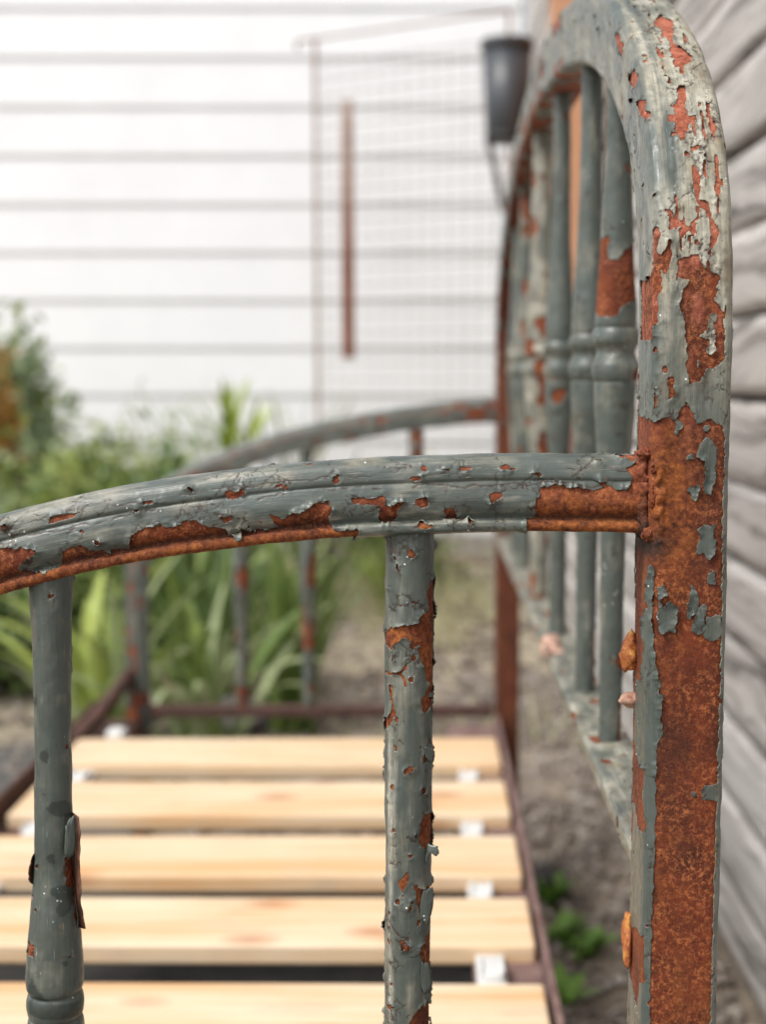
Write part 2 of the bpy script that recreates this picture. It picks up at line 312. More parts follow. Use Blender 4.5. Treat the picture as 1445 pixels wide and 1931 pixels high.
# ================================================================ scene helpers
COL = sc.collection
def link(o, parent=None):
    COL.objects.link(o)
    if parent is not None: o.parent = parent
    return o
def tag(o, label, cat, group=None, kind=None):
    o['label'] = label; o['category'] = cat
    if group: o['group'] = group
    if kind: o['kind'] = kind
    return o
def thing(name, label, cat, loc=(0, 0, 0), group=None):
    o = bpy.data.objects.new(name, None); o.empty_display_size = .05; link(o); o.location = loc
    return tag(o, label, cat, group)
def mesh_np(name, co, quads, mat, parent=None, attrs=None, smooth=True, loc=None):
    """one mesh object from numpy arrays; co are world coordinates; they are stored relative to the parent's base"""
    co = np.asarray(co, np.float64).reshape(-1, 3)
    base = np.array(parent_base(parent)) if parent is not None else np.zeros(3)
    if loc is not None: base = np.array(loc)
    me = bpy.data.meshes.new(name)
    q = np.asarray(quads, np.int32); k = q.shape[1]
    me.vertices.add(len(co)); me.vertices.foreach_set('co', (co-base).astype(np.float32).ravel())
    me.loops.add(q.size); me.loops.foreach_set('vertex_index', q.ravel())
    me.polygons.add(len(q)); me.polygons.foreach_set('loop_start', np.arange(0, q.size, k, dtype=np.int32))
    me.update(calc_edges=True)
    if smooth: me.polygons.foreach_set('use_smooth', np.ones(len(q), bool))
    for n, v in (attrs or {}).items():
        me.attributes.new(n, 'FLOAT', 'POINT').data.foreach_set('value', np.asarray(v, np.float32).ravel())
    me.materials.append(mat); me.validate()
    o = bpy.data.objects.new(name, me)
    if loc is not None: o.location = loc
    return link(o, parent)
def parent_base(p):
    b = np.zeros(3)
    while p is not None: b = b+np.array(p.location); p = p.parent
    return b
def bm_obj(name, bm, mat, parent=None, smooth=False, loc=None):
    """bm in world coordinates (or about loc when given)"""
    me = bpy.data.meshes.new(name)
    if loc is None and parent is not None:
        b = parent_base(parent); bmesh.ops.translate(bm, vec=(-b[0], -b[1], -b[2]), verts=bm.verts)
    bm.to_mesh(me); bm.free()
    if smooth: me.polygons.foreach_set('use_smooth', np.ones(len(me.polygons), bool))
    me.materials.append(mat)
    o = bpy.data.objects.new(name, me)
    if loc is not None: o.location = loc
    return link(o, parent)
def box(bm, x0, x1, y0, y1, z0, z1, bev=0, seg=2):
    r = bmesh.ops.create_cube(bm, size=1); vs = r['verts']
    bmesh.ops.scale(bm, vec=(x1-x0, y1-y0, z1-z0), verts=vs)
    bmesh.ops.translate(bm, vec=((x0+x1)/2, (y0+y1)/2, (z0+z1)/2), verts=vs)
    if bev:
        es = list({e for v in vs for e in v.link_edges})
        bmesh.ops.bevel(bm, geom=es, offset=bev, segments=seg, affect='EDGES', profile=.5)
    return bm
def tube(bm, pts, r, n=8, cap=True):
    pts = [np.array(p, float) for p in pts]; rings = []
    rr = r if hasattr(r, '__len__') else [r]*len(pts)
    for i, p in enumerate(pts):
        t = pts[min(i+1, len(pts)-1)]-pts[max(i-1, 0)]; t /= np.linalg.norm(t)
        a = np.cross(t, (0, 0, 1)); a = a if np.linalg.norm(a) > .1 else np.cross(t, (0, 1, 0)); a /= np.linalg.norm(a); b = np.cross(t, a)
        rings.append([bm.verts.new(p+rr[i]*(math.cos(k*2*math.pi/n)*a+math.sin(k*2*math.pi/n)*b)) for k in range(n)])
    for A, B in zip(rings[:-1], rings[1:]):
        for k in range(n): bm.faces.new((A[k], A[(k+1) % n], B[(k+1) % n], B[k]))
    if cap: bm.faces.new(rings[0][::-1]); bm.faces.new(rings[-1])
    return bm

# ================================================================ materials
class NT:
    def __init__(s, name):
        s.m = bpy.data.materials.new(name); s.m.use_nodes = True; s.t = s.m.node_tree; s.n = s.t.nodes; s.b = s.n['Principled BSDF']
    def new(s, kind, ins=None, **kw):
        o = s.n.new('ShaderNode'+kind)
        for k, v in kw.items(): setattr(o, k, v)
        for k, v in (ins or {}).items(): s.set(o.inputs[k], v)
        return o
    def set(s, sock, v):
        if hasattr(v, 'node'): s.t.links.new(v, sock)
        elif hasattr(v, 'outputs'): s.t.links.new(v.outputs[0], sock)
        else: sock.default_value = (*v, 1) if isinstance(v, tuple) and len(v) == 3 and sock.type == 'RGBA' else v
    def co(s, scale=(1, 1, 1), src='Object'):
        c = s.new('TexCoord'); m = s.new('Mapping', {'Vector': c.outputs[src], 'Scale': scale}); return m.outputs[0]
    def noise(s, v, scale, detail=5, rough=.55, dist=0, out=0):
        return s.new('TexNoise', {'Vector': v, 'Scale': scale, 'Detail': detail, 'Roughness': rough, 'Distortion': dist}).outputs[out]
    def ramp(s, f, stops):
        r = s.new('ValToRGB', {'Fac': f}); e = r.color_ramp.elements
        while len(e) < len(stops): e.new(.5)
        for el, (p, c) in zip(e, stops): el.position = p; el.color = (*c, 1) if isinstance(c, tuple) else (c, c, c, 1)
        return r.outputs[0]
    def mix(s, f, a, b, mode='MIX'):
        m = s.new('Mix', data_type='RGBA', blend_type=mode)
        s.set(m.inputs[0], f); s.set(m.inputs[6], a); s.set(m.inputs[7], b); return m.outputs[2]
    def math(s, op, a, b=0., c=None):
        m = s.new('Math', operation=op); s.set(m.inputs[0], a); s.set(m.inputs[1], b)
        if c is not None: s.set(m.inputs[2], c)
        return m.outputs[0]
    def attr(s, n): return s.new('Attribute', attribute_name=n).outputs['Fac']
    def bump(s, h, dist, strength=1, prev=None):
        ins = {'Height': h, 'Distance': dist, 'Strength': strength}
        if prev is not None: ins['Normal'] = prev
        return s.new('Bump', ins).outputs[0]
    def out(s, color, rough=.6, normal=None, **kw):
        s.set(s.b.inputs['Base Color'], color); s.set(s.b.inputs['Roughness'], rough)
        if normal is not None: s.set(s.b.inputs['Normal'], normal)
        for k, v in kw.items(): s.set(s.b.inputs[k], v)
        return s.m

def mat_simple(name, col, rough=.5, var=.15, scale=30, bump=0, **kw):
    t = NT(name); v = t.co(); n = t.noise(v, scale, 5, .6)
    c = t.ramp(n, [(.3, tuple(x*(1-var) for x in col)), (.7, tuple(min(1, x*(1+var)) for x in col))])
    return t.out(c, rough, t.bump(n, bump, .6) if bump else None, **kw)
def mat_rust(name='rust', plain=False):
    """bare steel: brown rust with ochre grain; attribute prim = smooth salmon primer, ochre = fresh orange bloom, dark = black crust"""
    t = NT(name); v = t.co()
    a = t.noise(v, 55, 6, .62); b = t.noise(v, 420, 5, .72); c = t.noise(v, 1300, 3, .7); st = t.noise(t.co((900, 900, 140)), 1, 4, .6)
    base = t.ramp(a, [(.28, (.056, .0135, .0065)), (.46, (.122, .0245, .0085)), (.62, (.165, .034, .0105)), (.8, (.21, .048, .0135))])
    run = t.noise(t.co((70, 70, 7)), 1, 5, .6)
    base = t.mix(t.ramp(run, [(.52, 0.), (.68, .6)]), base, (.052, .017, .010))
    base = t.mix(t.ramp(t.noise(t.co((45, 45, 9)), 1.3, 5, .6), [(.54, 0.), (.70, .6)]), base, (.26, .085, .024))
    spk = t.ramp(t.math('ADD', t.math('MULTIPLY', b, .62), t.math('MULTIPLY', c, .38)), [(.49, 0.), (.56, .6), (.66, 1.)])
    zone = t.ramp(t.noise(v, 34, 4, .6), [(.38, .15), (.58, 1.)])
    col = t.mix(t.math('MULTIPLY', spk, zone), base, (.45, .15, .050))
    pit = t.ramp(t.math('ADD', t.math('MULTIPLY', t.noise(v, 700, 4, .7), .7), t.math('MULTIPLY', st, .3)), [(.38, 1.), (.48, 0.)])
    col = t.mix(t.math('MULTIPLY', pit, .72), col, (.035, .013, .009))
    if not plain:
        oc = t.ramp(t.math('ADD', t.math('MULTIPLY', b, .5), t.math('MULTIPLY', t.noise(v, 130, 5, .7), .5)), [(.39, (.045, .014, .007)), (.46, (.135, .037, .0105)), (.54, (.25, .073, .017)), (.66, (.44, .16, .036))])
        col = t.mix(t.attr('ochre'), col, oc)
        pr = t.ramp(t.math('ADD', t.math('MULTIPLY', t.noise(v, 260, 5, .7), .5), t.math('MULTIPLY', b, .5)), [(.36, (.15, .036, .018)), (.46, (.31, .085, .046)), (.56, (.42, .14, .085)), (.68, (.60, .27, .19))])
        pr = t.mix(t.ramp(t.noise(v, 900, 2, .6), [(.56, 0.), (.64, .85)]), pr, (.15, .036, .018))
        col = t.mix(t.attr('prim'), col, pr)
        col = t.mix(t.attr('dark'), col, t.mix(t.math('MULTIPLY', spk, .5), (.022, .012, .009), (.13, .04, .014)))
    h = t.math('ADD', t.math('MULTIPLY', b, .6), t.math('MULTIPLY', c, .45))
    n = t.bump(h, .0009, .55, t.bump(a, .002, .4))
    return t.out(col, t.ramp(b, [(.3, .95), (.7, .72)]), n, **{'Specular IOR Level': .35})

def mat_paint(name='peeling_paint', base=(.072, .089, .081), cream=(.46, .435, .36)):
    """old grey-green oil paint; the inside of a curled flake is brown. Attributes: cream = chalky weathering and painted-in highlights, stain = damp dark drops,
    edge = whitish broken rim, crack = hairline cracks, su / sv = millimetres round and along the bar"""
    t = NT(name); v = t.co()
    suv = t.new('CombineXYZ', {'X': t.attr('su'), 'Y': t.attr('sv'), 'Z': t.math('MULTIPLY', t.attr('seed'), 1.)}).outputs[0]
    mp = lambda sx, sy: t.new('Mapping', {'Vector': suv, 'Scale': (sx, sy, 1)}).outputs[0]
    a = t.noise(v, 38, 5, .6); b = t.noise(v, 240, 5, .65); c = t.noise(v, 900, 4, .6)
    brush = t.noise(mp(.95, .035), 1, 4, .6); scr = t.noise(mp(2.6, .07), 1, 3, .55)
    d = tuple(x*.78 for x in base); l = tuple(x*1.22 for x in base)
    col = t.ramp(t.math('ADD', t.math('MULTIPLY', a, .6), t.math('MULTIPLY', brush, .4)), [(.36, d), (.5, base), (.64, l)])
    # olive weathering; cream carries weathering and painted-in highlights
    ol = t.ramp(t.noise(mp(.16, .05), 1, 6, .7), [(.42, 0.), (.64, .6)])
    col = t.mix(t.math('MULTIPLY', ol, .30), col, (.135, .130, .085))
    cr = t.math('MULTIPLY', t.attr('cream'), t.ramp(t.math('ADD', t.math('MULTIPLY', b, .5), t.math('MULTIPLY', brush, .5)), [(.34, .2), (.58, 1.)]))
    crc = t.ramp(t.noise(mp(.10, .035), 1, 6, .65), [(.34, (.27, .20, .125)), (.45, (.34, .315, .24)), (.6, cream)])
    col = t.mix(cr, col, crc)
    scratch = t.math('MULTIPLY', t.ramp(scr, [(.655, 0.), (.70, .7)]), t.ramp(t.noise(v, 50, 3, .6), [(.5, 0.), (.6, 1.)]))
    col = t.mix(scratch, col, (.42, .40, .34))
    bleed = t.ramp(t.noise(v, 170, 5, .7), [(.62, 0.), (.70, .8)])
    col = t.mix(t.math('MULTIPLY', bleed, .55), col, (.16, .085, .045))
    col = t.mix(t.ramp(c, [(.655, 0.), (.70, .85)]), col, (.05, .038, .028))
    # white specks knocked off the paint in a few spots
    vo = t.new('TexVoronoi', {'Vector': v, 'Scale': 470.}); sp = t.ramp(vo.outputs['Distance'], [(.15, 1.), (.24, 0.)])
    gate = t.math('MULTIPLY', t.ramp(t.noise(v, 65, 3, .6), [(.60, 0.), (.65, 1.)]), t.ramp(vo.outputs['Color'], [(.55, 0.), (.6, 1.)]))
    col = t.mix(t.math('MULTIPLY', sp, gate), col, (.78, .77, .73))
    col = t.mix(t.math('MULTIPLY', t.attr('edge'), t.ramp(b, [(.46, 0.), (.64, .6)])), col, (.32, .30, .25))
    col = t.mix(t.math('MULTIPLY', t.attr('stain'), .75), col, (.022, .031, .025))
    col = t.mix(t.math('MULTIPLY', t.attr('crack'), .92), col, (.035, .020, .013))
    g = t.new('NewGeometry')
    col = t.mix(g.outputs['Backfacing'], col, t.ramp(b, [(.35, (.045, .020, .013)), (.65, (.16, .07, .04))]))
    blis = t.ramp(t.noise(v, 300, 2, .5), [(.60, 0.), (.78, 1.)])
    h = t.math('ADD', t.math('MULTIPLY', brush, .85), t.math('ADD', t.math('MULTIPLY', b, .05), t.math('MULTIPLY', blis, .14)))
    n = t.bump(c, .0002, .25, t.bump(h, .0008, .32))
    rough = t.math('ADD', t.ramp(b, [(.35, .30), (.7, .50)]), t.math('MULTIPLY', t.attr('cream'), .2))
    return t.out(col, rough, n, **{'Specular IOR Level': .5})

RUST = mat_rust(); PAINT = mat_paint(); RUST_FAR = mat_rust('old_rust', True)

# ================================================================ paint that has come off in flakes
def field(S, chart, s, default=6., jag=1.25, chips=.0, crack=.35, extra=None):
    """paint where positive: traced outlines, broken into angular flakes, with chips and cracks"""
    U, V = S.U, S.V
    # ragged, angular edges: the outlines are looked up at displaced points that jump from shard to shard
    f1, f2, rid, cx, cy = voronoi(U/3.1, V/3.6, s); g1, g2, gid, _, _ = voronoi(U/1.15, V/1.25, s+3)
    w = .55*fbm(U/2.2, V/2.2, s=s+40, o=4)
    f = np.full(U.shape, default)
    for kind, poly in chart:
        p = np.asarray(poly); lo, hi = p.min(0)-7, p.max(0)+7
        i0, i1 = np.searchsorted(S.sv, (lo[1], hi[1])); j0, j1 = np.searchsorted(S.su, (lo[0], hi[0]))
        if i1 <= i0 or j1 <= j0: continue
        sl = (slice(i0, i1), slice(j0, j1)); d = poly_sd(U[sl], V[sl], poly)
        f[sl] = np.minimum(f[sl], d) if kind == 'r' else np.maximum(f[sl], -d)
    if extra is not None: f = np.minimum(f, extra) if not isinstance(extra, tuple) else np.maximum(np.minimum(f, extra[0]), extra[1])
    near = np.exp(-np.abs(f)/4.)
    f = f+jag*((rid-.5)*.75+(gid-.5)*.48)*near*1.2+w*.75*near
    if chips > 0:
        k1, _, kid, _, _ = voronoi(U/4.2, V/5.5, s+70)
        ch = (k1*4.2-.95*(.3+kid)+.4*fbm(U/.9, V/.9, s=s+8, o=3))
        zone = fbm(U/16, V/22, s=s+31, o=3)
        f = np.minimum(f, np.where((kid > 1-chips) & (zone > -.1), ch, 9))
    return f

def crack_lines(S, f, s, thr=.35):
    """hairline cracks: edges of warped shards, mostly close to where the coat has gone"""
    U, V = S.U, S.V
    w = .55*fbm(U/2.2, V/2.2, s=s+40, o=4)
    zone = fbm(U/9, V/12, s=s+51, o=3)+1.0*np.exp(-np.clip(f, 0, 99)/5)-.4
    out = np.zeros(U.shape)
    for k, (su, sv_, th_) in enumerate(((8.5, 13., 0), (4.2, 5.5, .5))):
        w2 = 2.2*fbm(U/5, V/5, s=s+44+k, o=4)
        e1, e2, _, _, _ = voronoi((U+w2)/su, (V+w2*1.3)/sv_, s+90+k)
        out = np.maximum(out, sstep(.62, .10, (e2-e1)*su)*sstep(thr+th_, thr+th_+.25, zone))
    return out

def painted_bar(name, S, f, parent, s, cream=None, stain=None, prim=None, ochre=None, dark=None, th=.00042, lift=.0011, rust=None, relief=1., lumps=None, crack=.4, stretch=1., extra_crack=None):
    """two meshes: the rusty bar (a part) and its coat of paint (a sub-part) with real thickness, gaps and raised edges"""
    P, N, U, V = S.P, S.N, S.U, S.V
    nv, nu = U.shape
    idx = np.arange(nv*nu).reshape(nv, nu)
    z = np.zeros(U.shape)
    fine = .00010*fbm(U/1.4, V/1.4, s=s+2, o=3)+.00012*fbm(U/4, V/5, s=s+21, o=4)
    pit = .00012*fbm(U/9, V/16, s=s+1, o=2)+fine
    if lumps is not None: pit = pit+lumps
    wrap = sstep(0, 3, np.minimum(U, S.su[-1]-U))
    B = P+N*(pit*wrap)[..., None]
    quads = np.stack([idx[:-1, :-1], idx[:-1, 1:], idx[1:, 1:], idx[1:, :-1]], -1).reshape(-1, 4)
    if S.flip: quads = quads[:, ::-1]
    # the bar itself needs half the grid
    kv = np.unique(np.concatenate([np.arange(0, nv, 2), [nv-1]])); ku = np.unique(np.concatenate([np.arange(0, nu, 2), [nu-1]]))
    Bb = B[np.ix_(kv, ku)]; ib = np.arange(len(kv)*len(ku)).reshape(len(kv), len(ku))
    qb = np.stack([ib[:-1, :-1], ib[:-1, 1:], ib[1:, 1:], ib[1:, :-1]], -1).reshape(-1, 4)
    if S.flip: qb = qb[:, ::-1]
    sub = lambda a: (z if a is None else a)[np.ix_(kv, ku)]
    bar = mesh_np(name, Bb, qb, rust or RUST, parent, {'prim': sub(prim), 'ochre': sub(ochre), 'dark': sub(dark)})
    # distance from the broken rim, in millimetres
    keepv = f > 0
    D = np.where(keepv, 99., 0.)
    du = np.maximum(np.diff(S.su).mean(), .1); dv = np.gradient(S.sv)[:, None]
    for _ in range(10):
        D[:, 1:] = np.minimum(D[:, 1:], D[:, :-1]+du); D[:, :-1] = np.minimum(D[:, :-1], D[:, 1:]+du)
        D[1:] = np.minimum(D[1:], D[:-1]+dv[1:]); D[:-1] = np.minimum(D[:-1], D[1:]+dv[:-1])
    D = np.minimum(D, 8)
    lf = np.clip(fbm(U/4.5, V/6, s=s+5, o=3)*1.2+.22, 0, 1.3)
    ck = crack_lines(S, f, s+11, crack)
    if extra_crack is not None: ck = np.maximum(ck, extra_crack)
    blister = np.clip(fbm(U/6, V/9/stretch, s=s+6, o=3)-.25, 0, 1)
    rel = relief*(.00022*fbm(U/8, V/12/stretch, s=s+7, o=3)+.00018*blister+.000015*fbm(U/.9, V/1.1, s=s+9, o=2)+.00009*(voronoi((U+1.5*fbm(U/4, V/4, s=s+41, o=3))/6.5, V/9.5, s+101)[2]-.5)*np.exp(-D/6))-.00018*ck
    h = th+np.maximum(rel, -.6*th)+lift*lf*np.exp(-D/1.5)
    cell = (f[:-1, :-1]+f[1:, :-1]+f[:-1, 1:]+f[1:, 1:] > 0) & ((keepv[:-1, :-1].astype(int)+keepv[1:, :-1]+keepv[:-1, 1:]+keepv[1:, 1:]) >= 2)
    # slide rim points onto the outline so that the edge does not step along the grid
    fs = f.copy()
    for _ in range(1):
        fs[1:-1, 1:-1] = .5*fs[1:-1, 1:-1]+.125*(fs[:-2, 1:-1]+fs[2:, 1:-1]+fs[1:-1, :-2]+fs[1:-1, 2:])
    gu = np.gradient(fs, axis=1)/du; gv = np.gradient(fs, axis=0)/dv
    g2 = gu*gu+gv*gv+.05
    rim = np.abs(f) < 1.2
    mu = np.where(rim, np.clip(-fs*gu/g2, -.5*du, .5*du), 0); mv = np.where(rim, np.clip(-fs*gv/g2, -.5*dv, .5*dv), 0)
    tu = np.gradient(P, axis=1)/du; tv = np.gradient(P, axis=0)/dv[..., None]
    mu[:, 0] = mu[:, -1] = 0; mv[0] = mv[-1] = 0
    T = P+N*((pit-fine)*wrap)[..., None]+tu*mu[..., None]+tv*mv[..., None]
    top = T+N*(h*wrap+.0002*(1-wrap))[..., None]
    bot = T+N*((h-th)*wrap-.0001)[..., None]
    cf = np.pad(cell, 1)
    q = [quads[cell.ravel()]]
    # the rim: a wall as thick as the coat
    off = nv*nu
    def walls(m, a, b):
        i, j = np.nonzero(m); A, Bv = a(i, j), b(i, j)
        w_ = np.stack([A, Bv, Bv+off, A+off], -1)
        return w_ if not S.flip else w_[:, ::-1]
    c = cell
    e = c & ~cf[:-2, 1:-1]; q.append(walls(e, lambda i, j: idx[i, j+1], lambda i, j: idx[i, j]))
    e = c & ~cf[2:, 1:-1]; q.append(walls(e, lambda i, j: idx[i+1, j], lambda i, j: idx[i+1, j+1]))
    e = c & ~cf[1:-1, :-2]; e[:, 0] = False; q.append(walls(e, lambda i, j: idx[i, j], lambda i, j: idx[i+1, j]))
    e = c & ~cf[1:-1, 2:]; e[:, -1] = False; q.append(walls(e, lambda i, j: idx[i+1, j+1], lambda i, j: idx[i, j+1]))
    q = np.concatenate(q)
    co = np.concatenate([top.reshape(-1, 3), bot.reshape(-1, 3)])
    used, inv = np.unique(q, return_inverse=True)
    at = lambda a: np.concatenate([(z if a is None else a).ravel()]*2)[used]
    edge = np.exp(-D/.35)
    coat = mesh_np('paint_coat', co[used], inv.reshape(-1, 4), PAINT, bar, {'cream': at(cream), 'stain': at(stain), 'edge': at(edge), 'crack': at(ck), 'su': at(U), 'sv': at(V), 'seed': at(z+s*.37)})
    coat['kind'] = 'stuff'      # hundreds of small islands and holes of paint, one coat
    return bar

def sheet(parent, hinge, free, bulge, s, name='loose_flake', rag=.0008):
    """a hanging sheet of paint between the line where it still holds and its free edge; bulge pushes its middle along a direction"""
    n, m = 40, 9
    def rs(p):
        p = catmull(p, 12) if len(p) > 2 else np.asarray(p, float)
        L = arclen(p); q = np.linspace(0, L[-1], n); return np.stack([np.interp(q, L, p[:, k]) for k in range(3)], 1)
    A, Bq = rs(hinge), rs(free); t = np.linspace(0, 1, m)[None, :, None]
    P = A[:, None]*(1-t)+Bq[:, None]*t+np.array(bulge)*(t*(1-t)*4)
    i_ = np.arange(n)[:, None]/n; tt = t[..., 0]+0*i_
    d = (Bq-A); d /= np.linalg.norm(d, axis=1, keepdims=True)+1e-9
    P = P+d[:, None]*(rag*fbm(i_*14+0*tt, tt*2, s=s, o=4)*tt)[..., None]+(.0003*fbm(i_*6+0*tt, tt*4, s=s+3, o=3))[..., None]*np.array((.3, -1, .3))
    i = np.arange(n*m).reshape(n, m); q = np.stack([i[:-1, :-1], i[:-1, 1:], i[1:, 1:], i[1:, :-1]], -1).reshape(-1, 4)
    o = mesh_np(name, P, q, FLAKE, parent, {'sv': np.repeat(np.arange(n)*1., m)})
    md = o.modifiers.new('thickness', 'SOLIDIFY'); md.thickness = .0004; md.offset = 0
    return o
def mat_flake():
    """both faces of a thick old chip, weathered brown and grey"""
    t = NT('flake_paint'); v = t.co(); a = t.noise(v, 120, 5, .65)
    return t.out(t.ramp(a, [(.38, (.040, .017, .011)), (.5, (.085, .036, .022)), (.62, (.15, .075, .048)), (.72, (.12, .125, .115))]), .55, t.bump(a, .0008, .5), **{'Specular IOR Level': .4})
FLAKE = mat_flake()
def chip(parent, pts, ctr, nrm, curl, s, name='loose_flake'):
    """a free-standing chip of the coat: outline pts (3-D), domed along nrm by curl"""
    pts = np.array(pts, float); ctr = np.array(ctr, float); nrm = np.array(nrm, float)/np.linalg.norm(nrm)
    O = catmull(np.vstack([pts, pts[:1]]), 7)[:-1]; n = len(O)
    O = O+(O-ctr)*(.10*vnoise(np.arange(n)*.9, np.zeros(n), s=s)+.06*vnoise(np.arange(n)*2.3, np.zeros(n), s=s+1))[:, None]
    ts = (.34, .67, 1.)
    co = [ctr+nrm*0]; rings = []
    for t in ts: rings.append(ctr+(O-ctr)*t+nrm*(curl*(t**2.2)*(.7+.5*vnoise(np.arange(n)*.25, np.zeros(n)+s, s=s+2)))[:, None])
    bm = bmesh.new(); c = bm.verts.new(ctr); R_ = [[bm.verts.new(p) for p in r] for r in rings]
    for k in range(n):
        k2 = (k+1) % n; bm.faces.new((c, R_[0][k], R_[0][k2]))
        for j in range(2): bm.faces.new((R_[j][k], R_[j+1][k], R_[j+1][k2], R_[j][k2]))
    bmesh.ops.recalc_face_normals(bm, faces=bm.faces)
    o = bm_obj(name, bm, PAINT, parent, True)
    if sum((f.normal[0]*nrm[0]+f.normal[1]*nrm[1]+f.normal[2]*nrm[2]) for f in o.data.polygons) < 0: o.data.flip_normals()
    md = o.modifiers.new('thickness', 'SOLIDIFY'); md.thickness = .0004; md.offset = -1
    return o

# ================================================================ the bench
BENCH = thing('garden_bench', 'old iron bench with curved arms, peeling grey-green paint over rust and pale new wooden slats', 'bench', (-.17, 1.27, 0))

# back frame: one bent bar, near post, arch and far post
S = post_surf(.00055)
U, V, P = S.U, S.V, S.P
yy, zz = P[..., 1], P[..., 2]
arch = sstep(.70, .80, zz)*sstep(1.9, 1.2, yy)
far = sstep(1.0, 1.35, yy)
n1 = fbm(U/14, V/26, s=201, o=4)
# beyond the traced part and on the hidden faces: patchy by chance
hidden = np.where((U < 44) | (U > 112), 1., 0.)
ex = np.where(hidden > 0, 2.2*n1+np.where(zz > .75, 3, -.2), 9)
ex = np.where(yy > 1.0, np.minimum(3.2*n1+1.6-2.2*sstep(.95, .7, zz)*far-2.5*(U < 44), 6), ex)
streak = 2.2*(.62-fbm(U/1.9, V/17, s=611, o=4)-.35*fbm(U/12, V/40, s=612, o=2))
ex = np.minimum(ex, np.where((U > 85) & (U < 107) & (zz > .76) & (yy < .85), streak, 9))
f = field(S, CHART_POST, 11, chips=.06, extra=ex, jag=np.where(zz < .55, .42, np.where(zz > .76, .95, 1.2)))
outer = sstep(84, 92, U)
cream = np.clip(arch*(.78*outer+.22+.55*fbm(U/9, V/30, s=77, o=4))+.75*np.exp(-((U-81)/2.2)**2)*arch+.35*sstep(104, 109, U)-.5*arch*np.exp(-((U-98)/3.)**2)*sstep(-.2, .5, fbm(U/30, V/18, s=76, o=3)), 0, 1)  # weathered cream, plus a highlight painted along the corner ridge
prim = np.clip(sstep(.70, .80, zz)*(1-far)*.9+.45*fbm(U/7, V/9, s=78, o=3)*sstep(.66, .72, zz), 0, 1)*(zz > .66)
prim = prim*np.where(zz < .80, np.clip(.35+.9*fbm(U/5, V/12, s=79, o=3), 0, 1), 1)
oc = np.clip(np.exp(-((zz-.685)/.035)**2-((U-84)/12)**2)*1.25+.35*fbm(U/5, V/5, s=80, o=4)-.12, 0, 1)*sstep(1., .8, yy)
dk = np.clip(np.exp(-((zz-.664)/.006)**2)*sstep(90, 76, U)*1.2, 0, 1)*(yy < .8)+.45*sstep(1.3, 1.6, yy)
lump = .0016*np.clip(np.exp(-((U-79.5)/2.0)**2)*((zz > .665) & (zz < .706))*(.4+1.2*fbm(U/2.5, V/2.2, s=81, o=4)), 0, 1.4)
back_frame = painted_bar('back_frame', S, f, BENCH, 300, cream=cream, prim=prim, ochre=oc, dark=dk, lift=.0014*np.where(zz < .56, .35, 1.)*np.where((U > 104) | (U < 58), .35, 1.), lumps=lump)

# near arm
S = arm_surf(True, .0005); U, V, P = S.U, S.V, S.P
xx = P[..., 0]
n1 = fbm(U/14, V/26, s=211, o=4)
vis = (U < 58) if S.P[-1, S.U.shape[1]//4, 1] < .6126 else (U > S.su[-1]-58)
ex = np.where(vis & (xx > -.205), 9, 2.5*n1+1.2)
ex = np.where(S.N[..., 2] < -.75, np.where((xx < -.033) | (xx > .044), -1., ex), np.where((S.N[..., 2] > -.1) & ~(vis & (xx > -.205)), 9., ex))
f = field(S, CHART_ARM, 23, chips=.03, extra=ex)
drop = np.broadcast_to(-S.prof[:, 1], U.shape)
low = sstep(.012, .026, drop)
oc = np.clip(.75*sstep(.028, .0305, drop)+.8*sstep(.035, .06, xx)+.5*fbm(U/6, V/12, s=82, o=4), 0, 1)
dk = np.clip(np.exp(-((drop-.0275)/.0017)**2)*.75+.9*sstep(.094, .099, xx)*sstep(.012, .03, .703-P[..., 2]), 0, 1)  # shade painted into the cove above the lip; black crust by the weld
prim = np.clip(1-low, 0, 1)*.25
gl1 = (drop-.0131)*1000+1.0*fbm(V/8, 0*V, s=601, o=4)+.12*fbm(V/1.5, U/1.5, s=602, o=2)
gcrack = sstep(.50, .20, np.abs(gl1))*sstep(-.5, -.25, fbm(V/13, 0*V+3, s=603, o=3))*(S.N[..., 1] < .2)
gl2 = (drop-.0072)*1000+.9*fbm(V/9, 0*V, s=604, o=4)
gcrack = np.maximum(gcrack, sstep(.40, .12, np.abs(gl2))*sstep(.25, .5, fbm(V/10, 0*V+3, s=605, o=3))*(S.N[..., 1] < .2))
cream = np.clip(.30*sstep(.35, .75, S.N[..., 2])+.5*fbm(U/6, V/20, s=83, o=4)-.12, 0, .75)  # sky light painted as cream on upward faces; the patches are weathering
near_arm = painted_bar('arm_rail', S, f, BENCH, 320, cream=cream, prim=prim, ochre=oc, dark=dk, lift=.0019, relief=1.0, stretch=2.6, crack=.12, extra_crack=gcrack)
near_arm['label'] = 'near arm rail with large strips of grey-green paint hanging off orange rust'

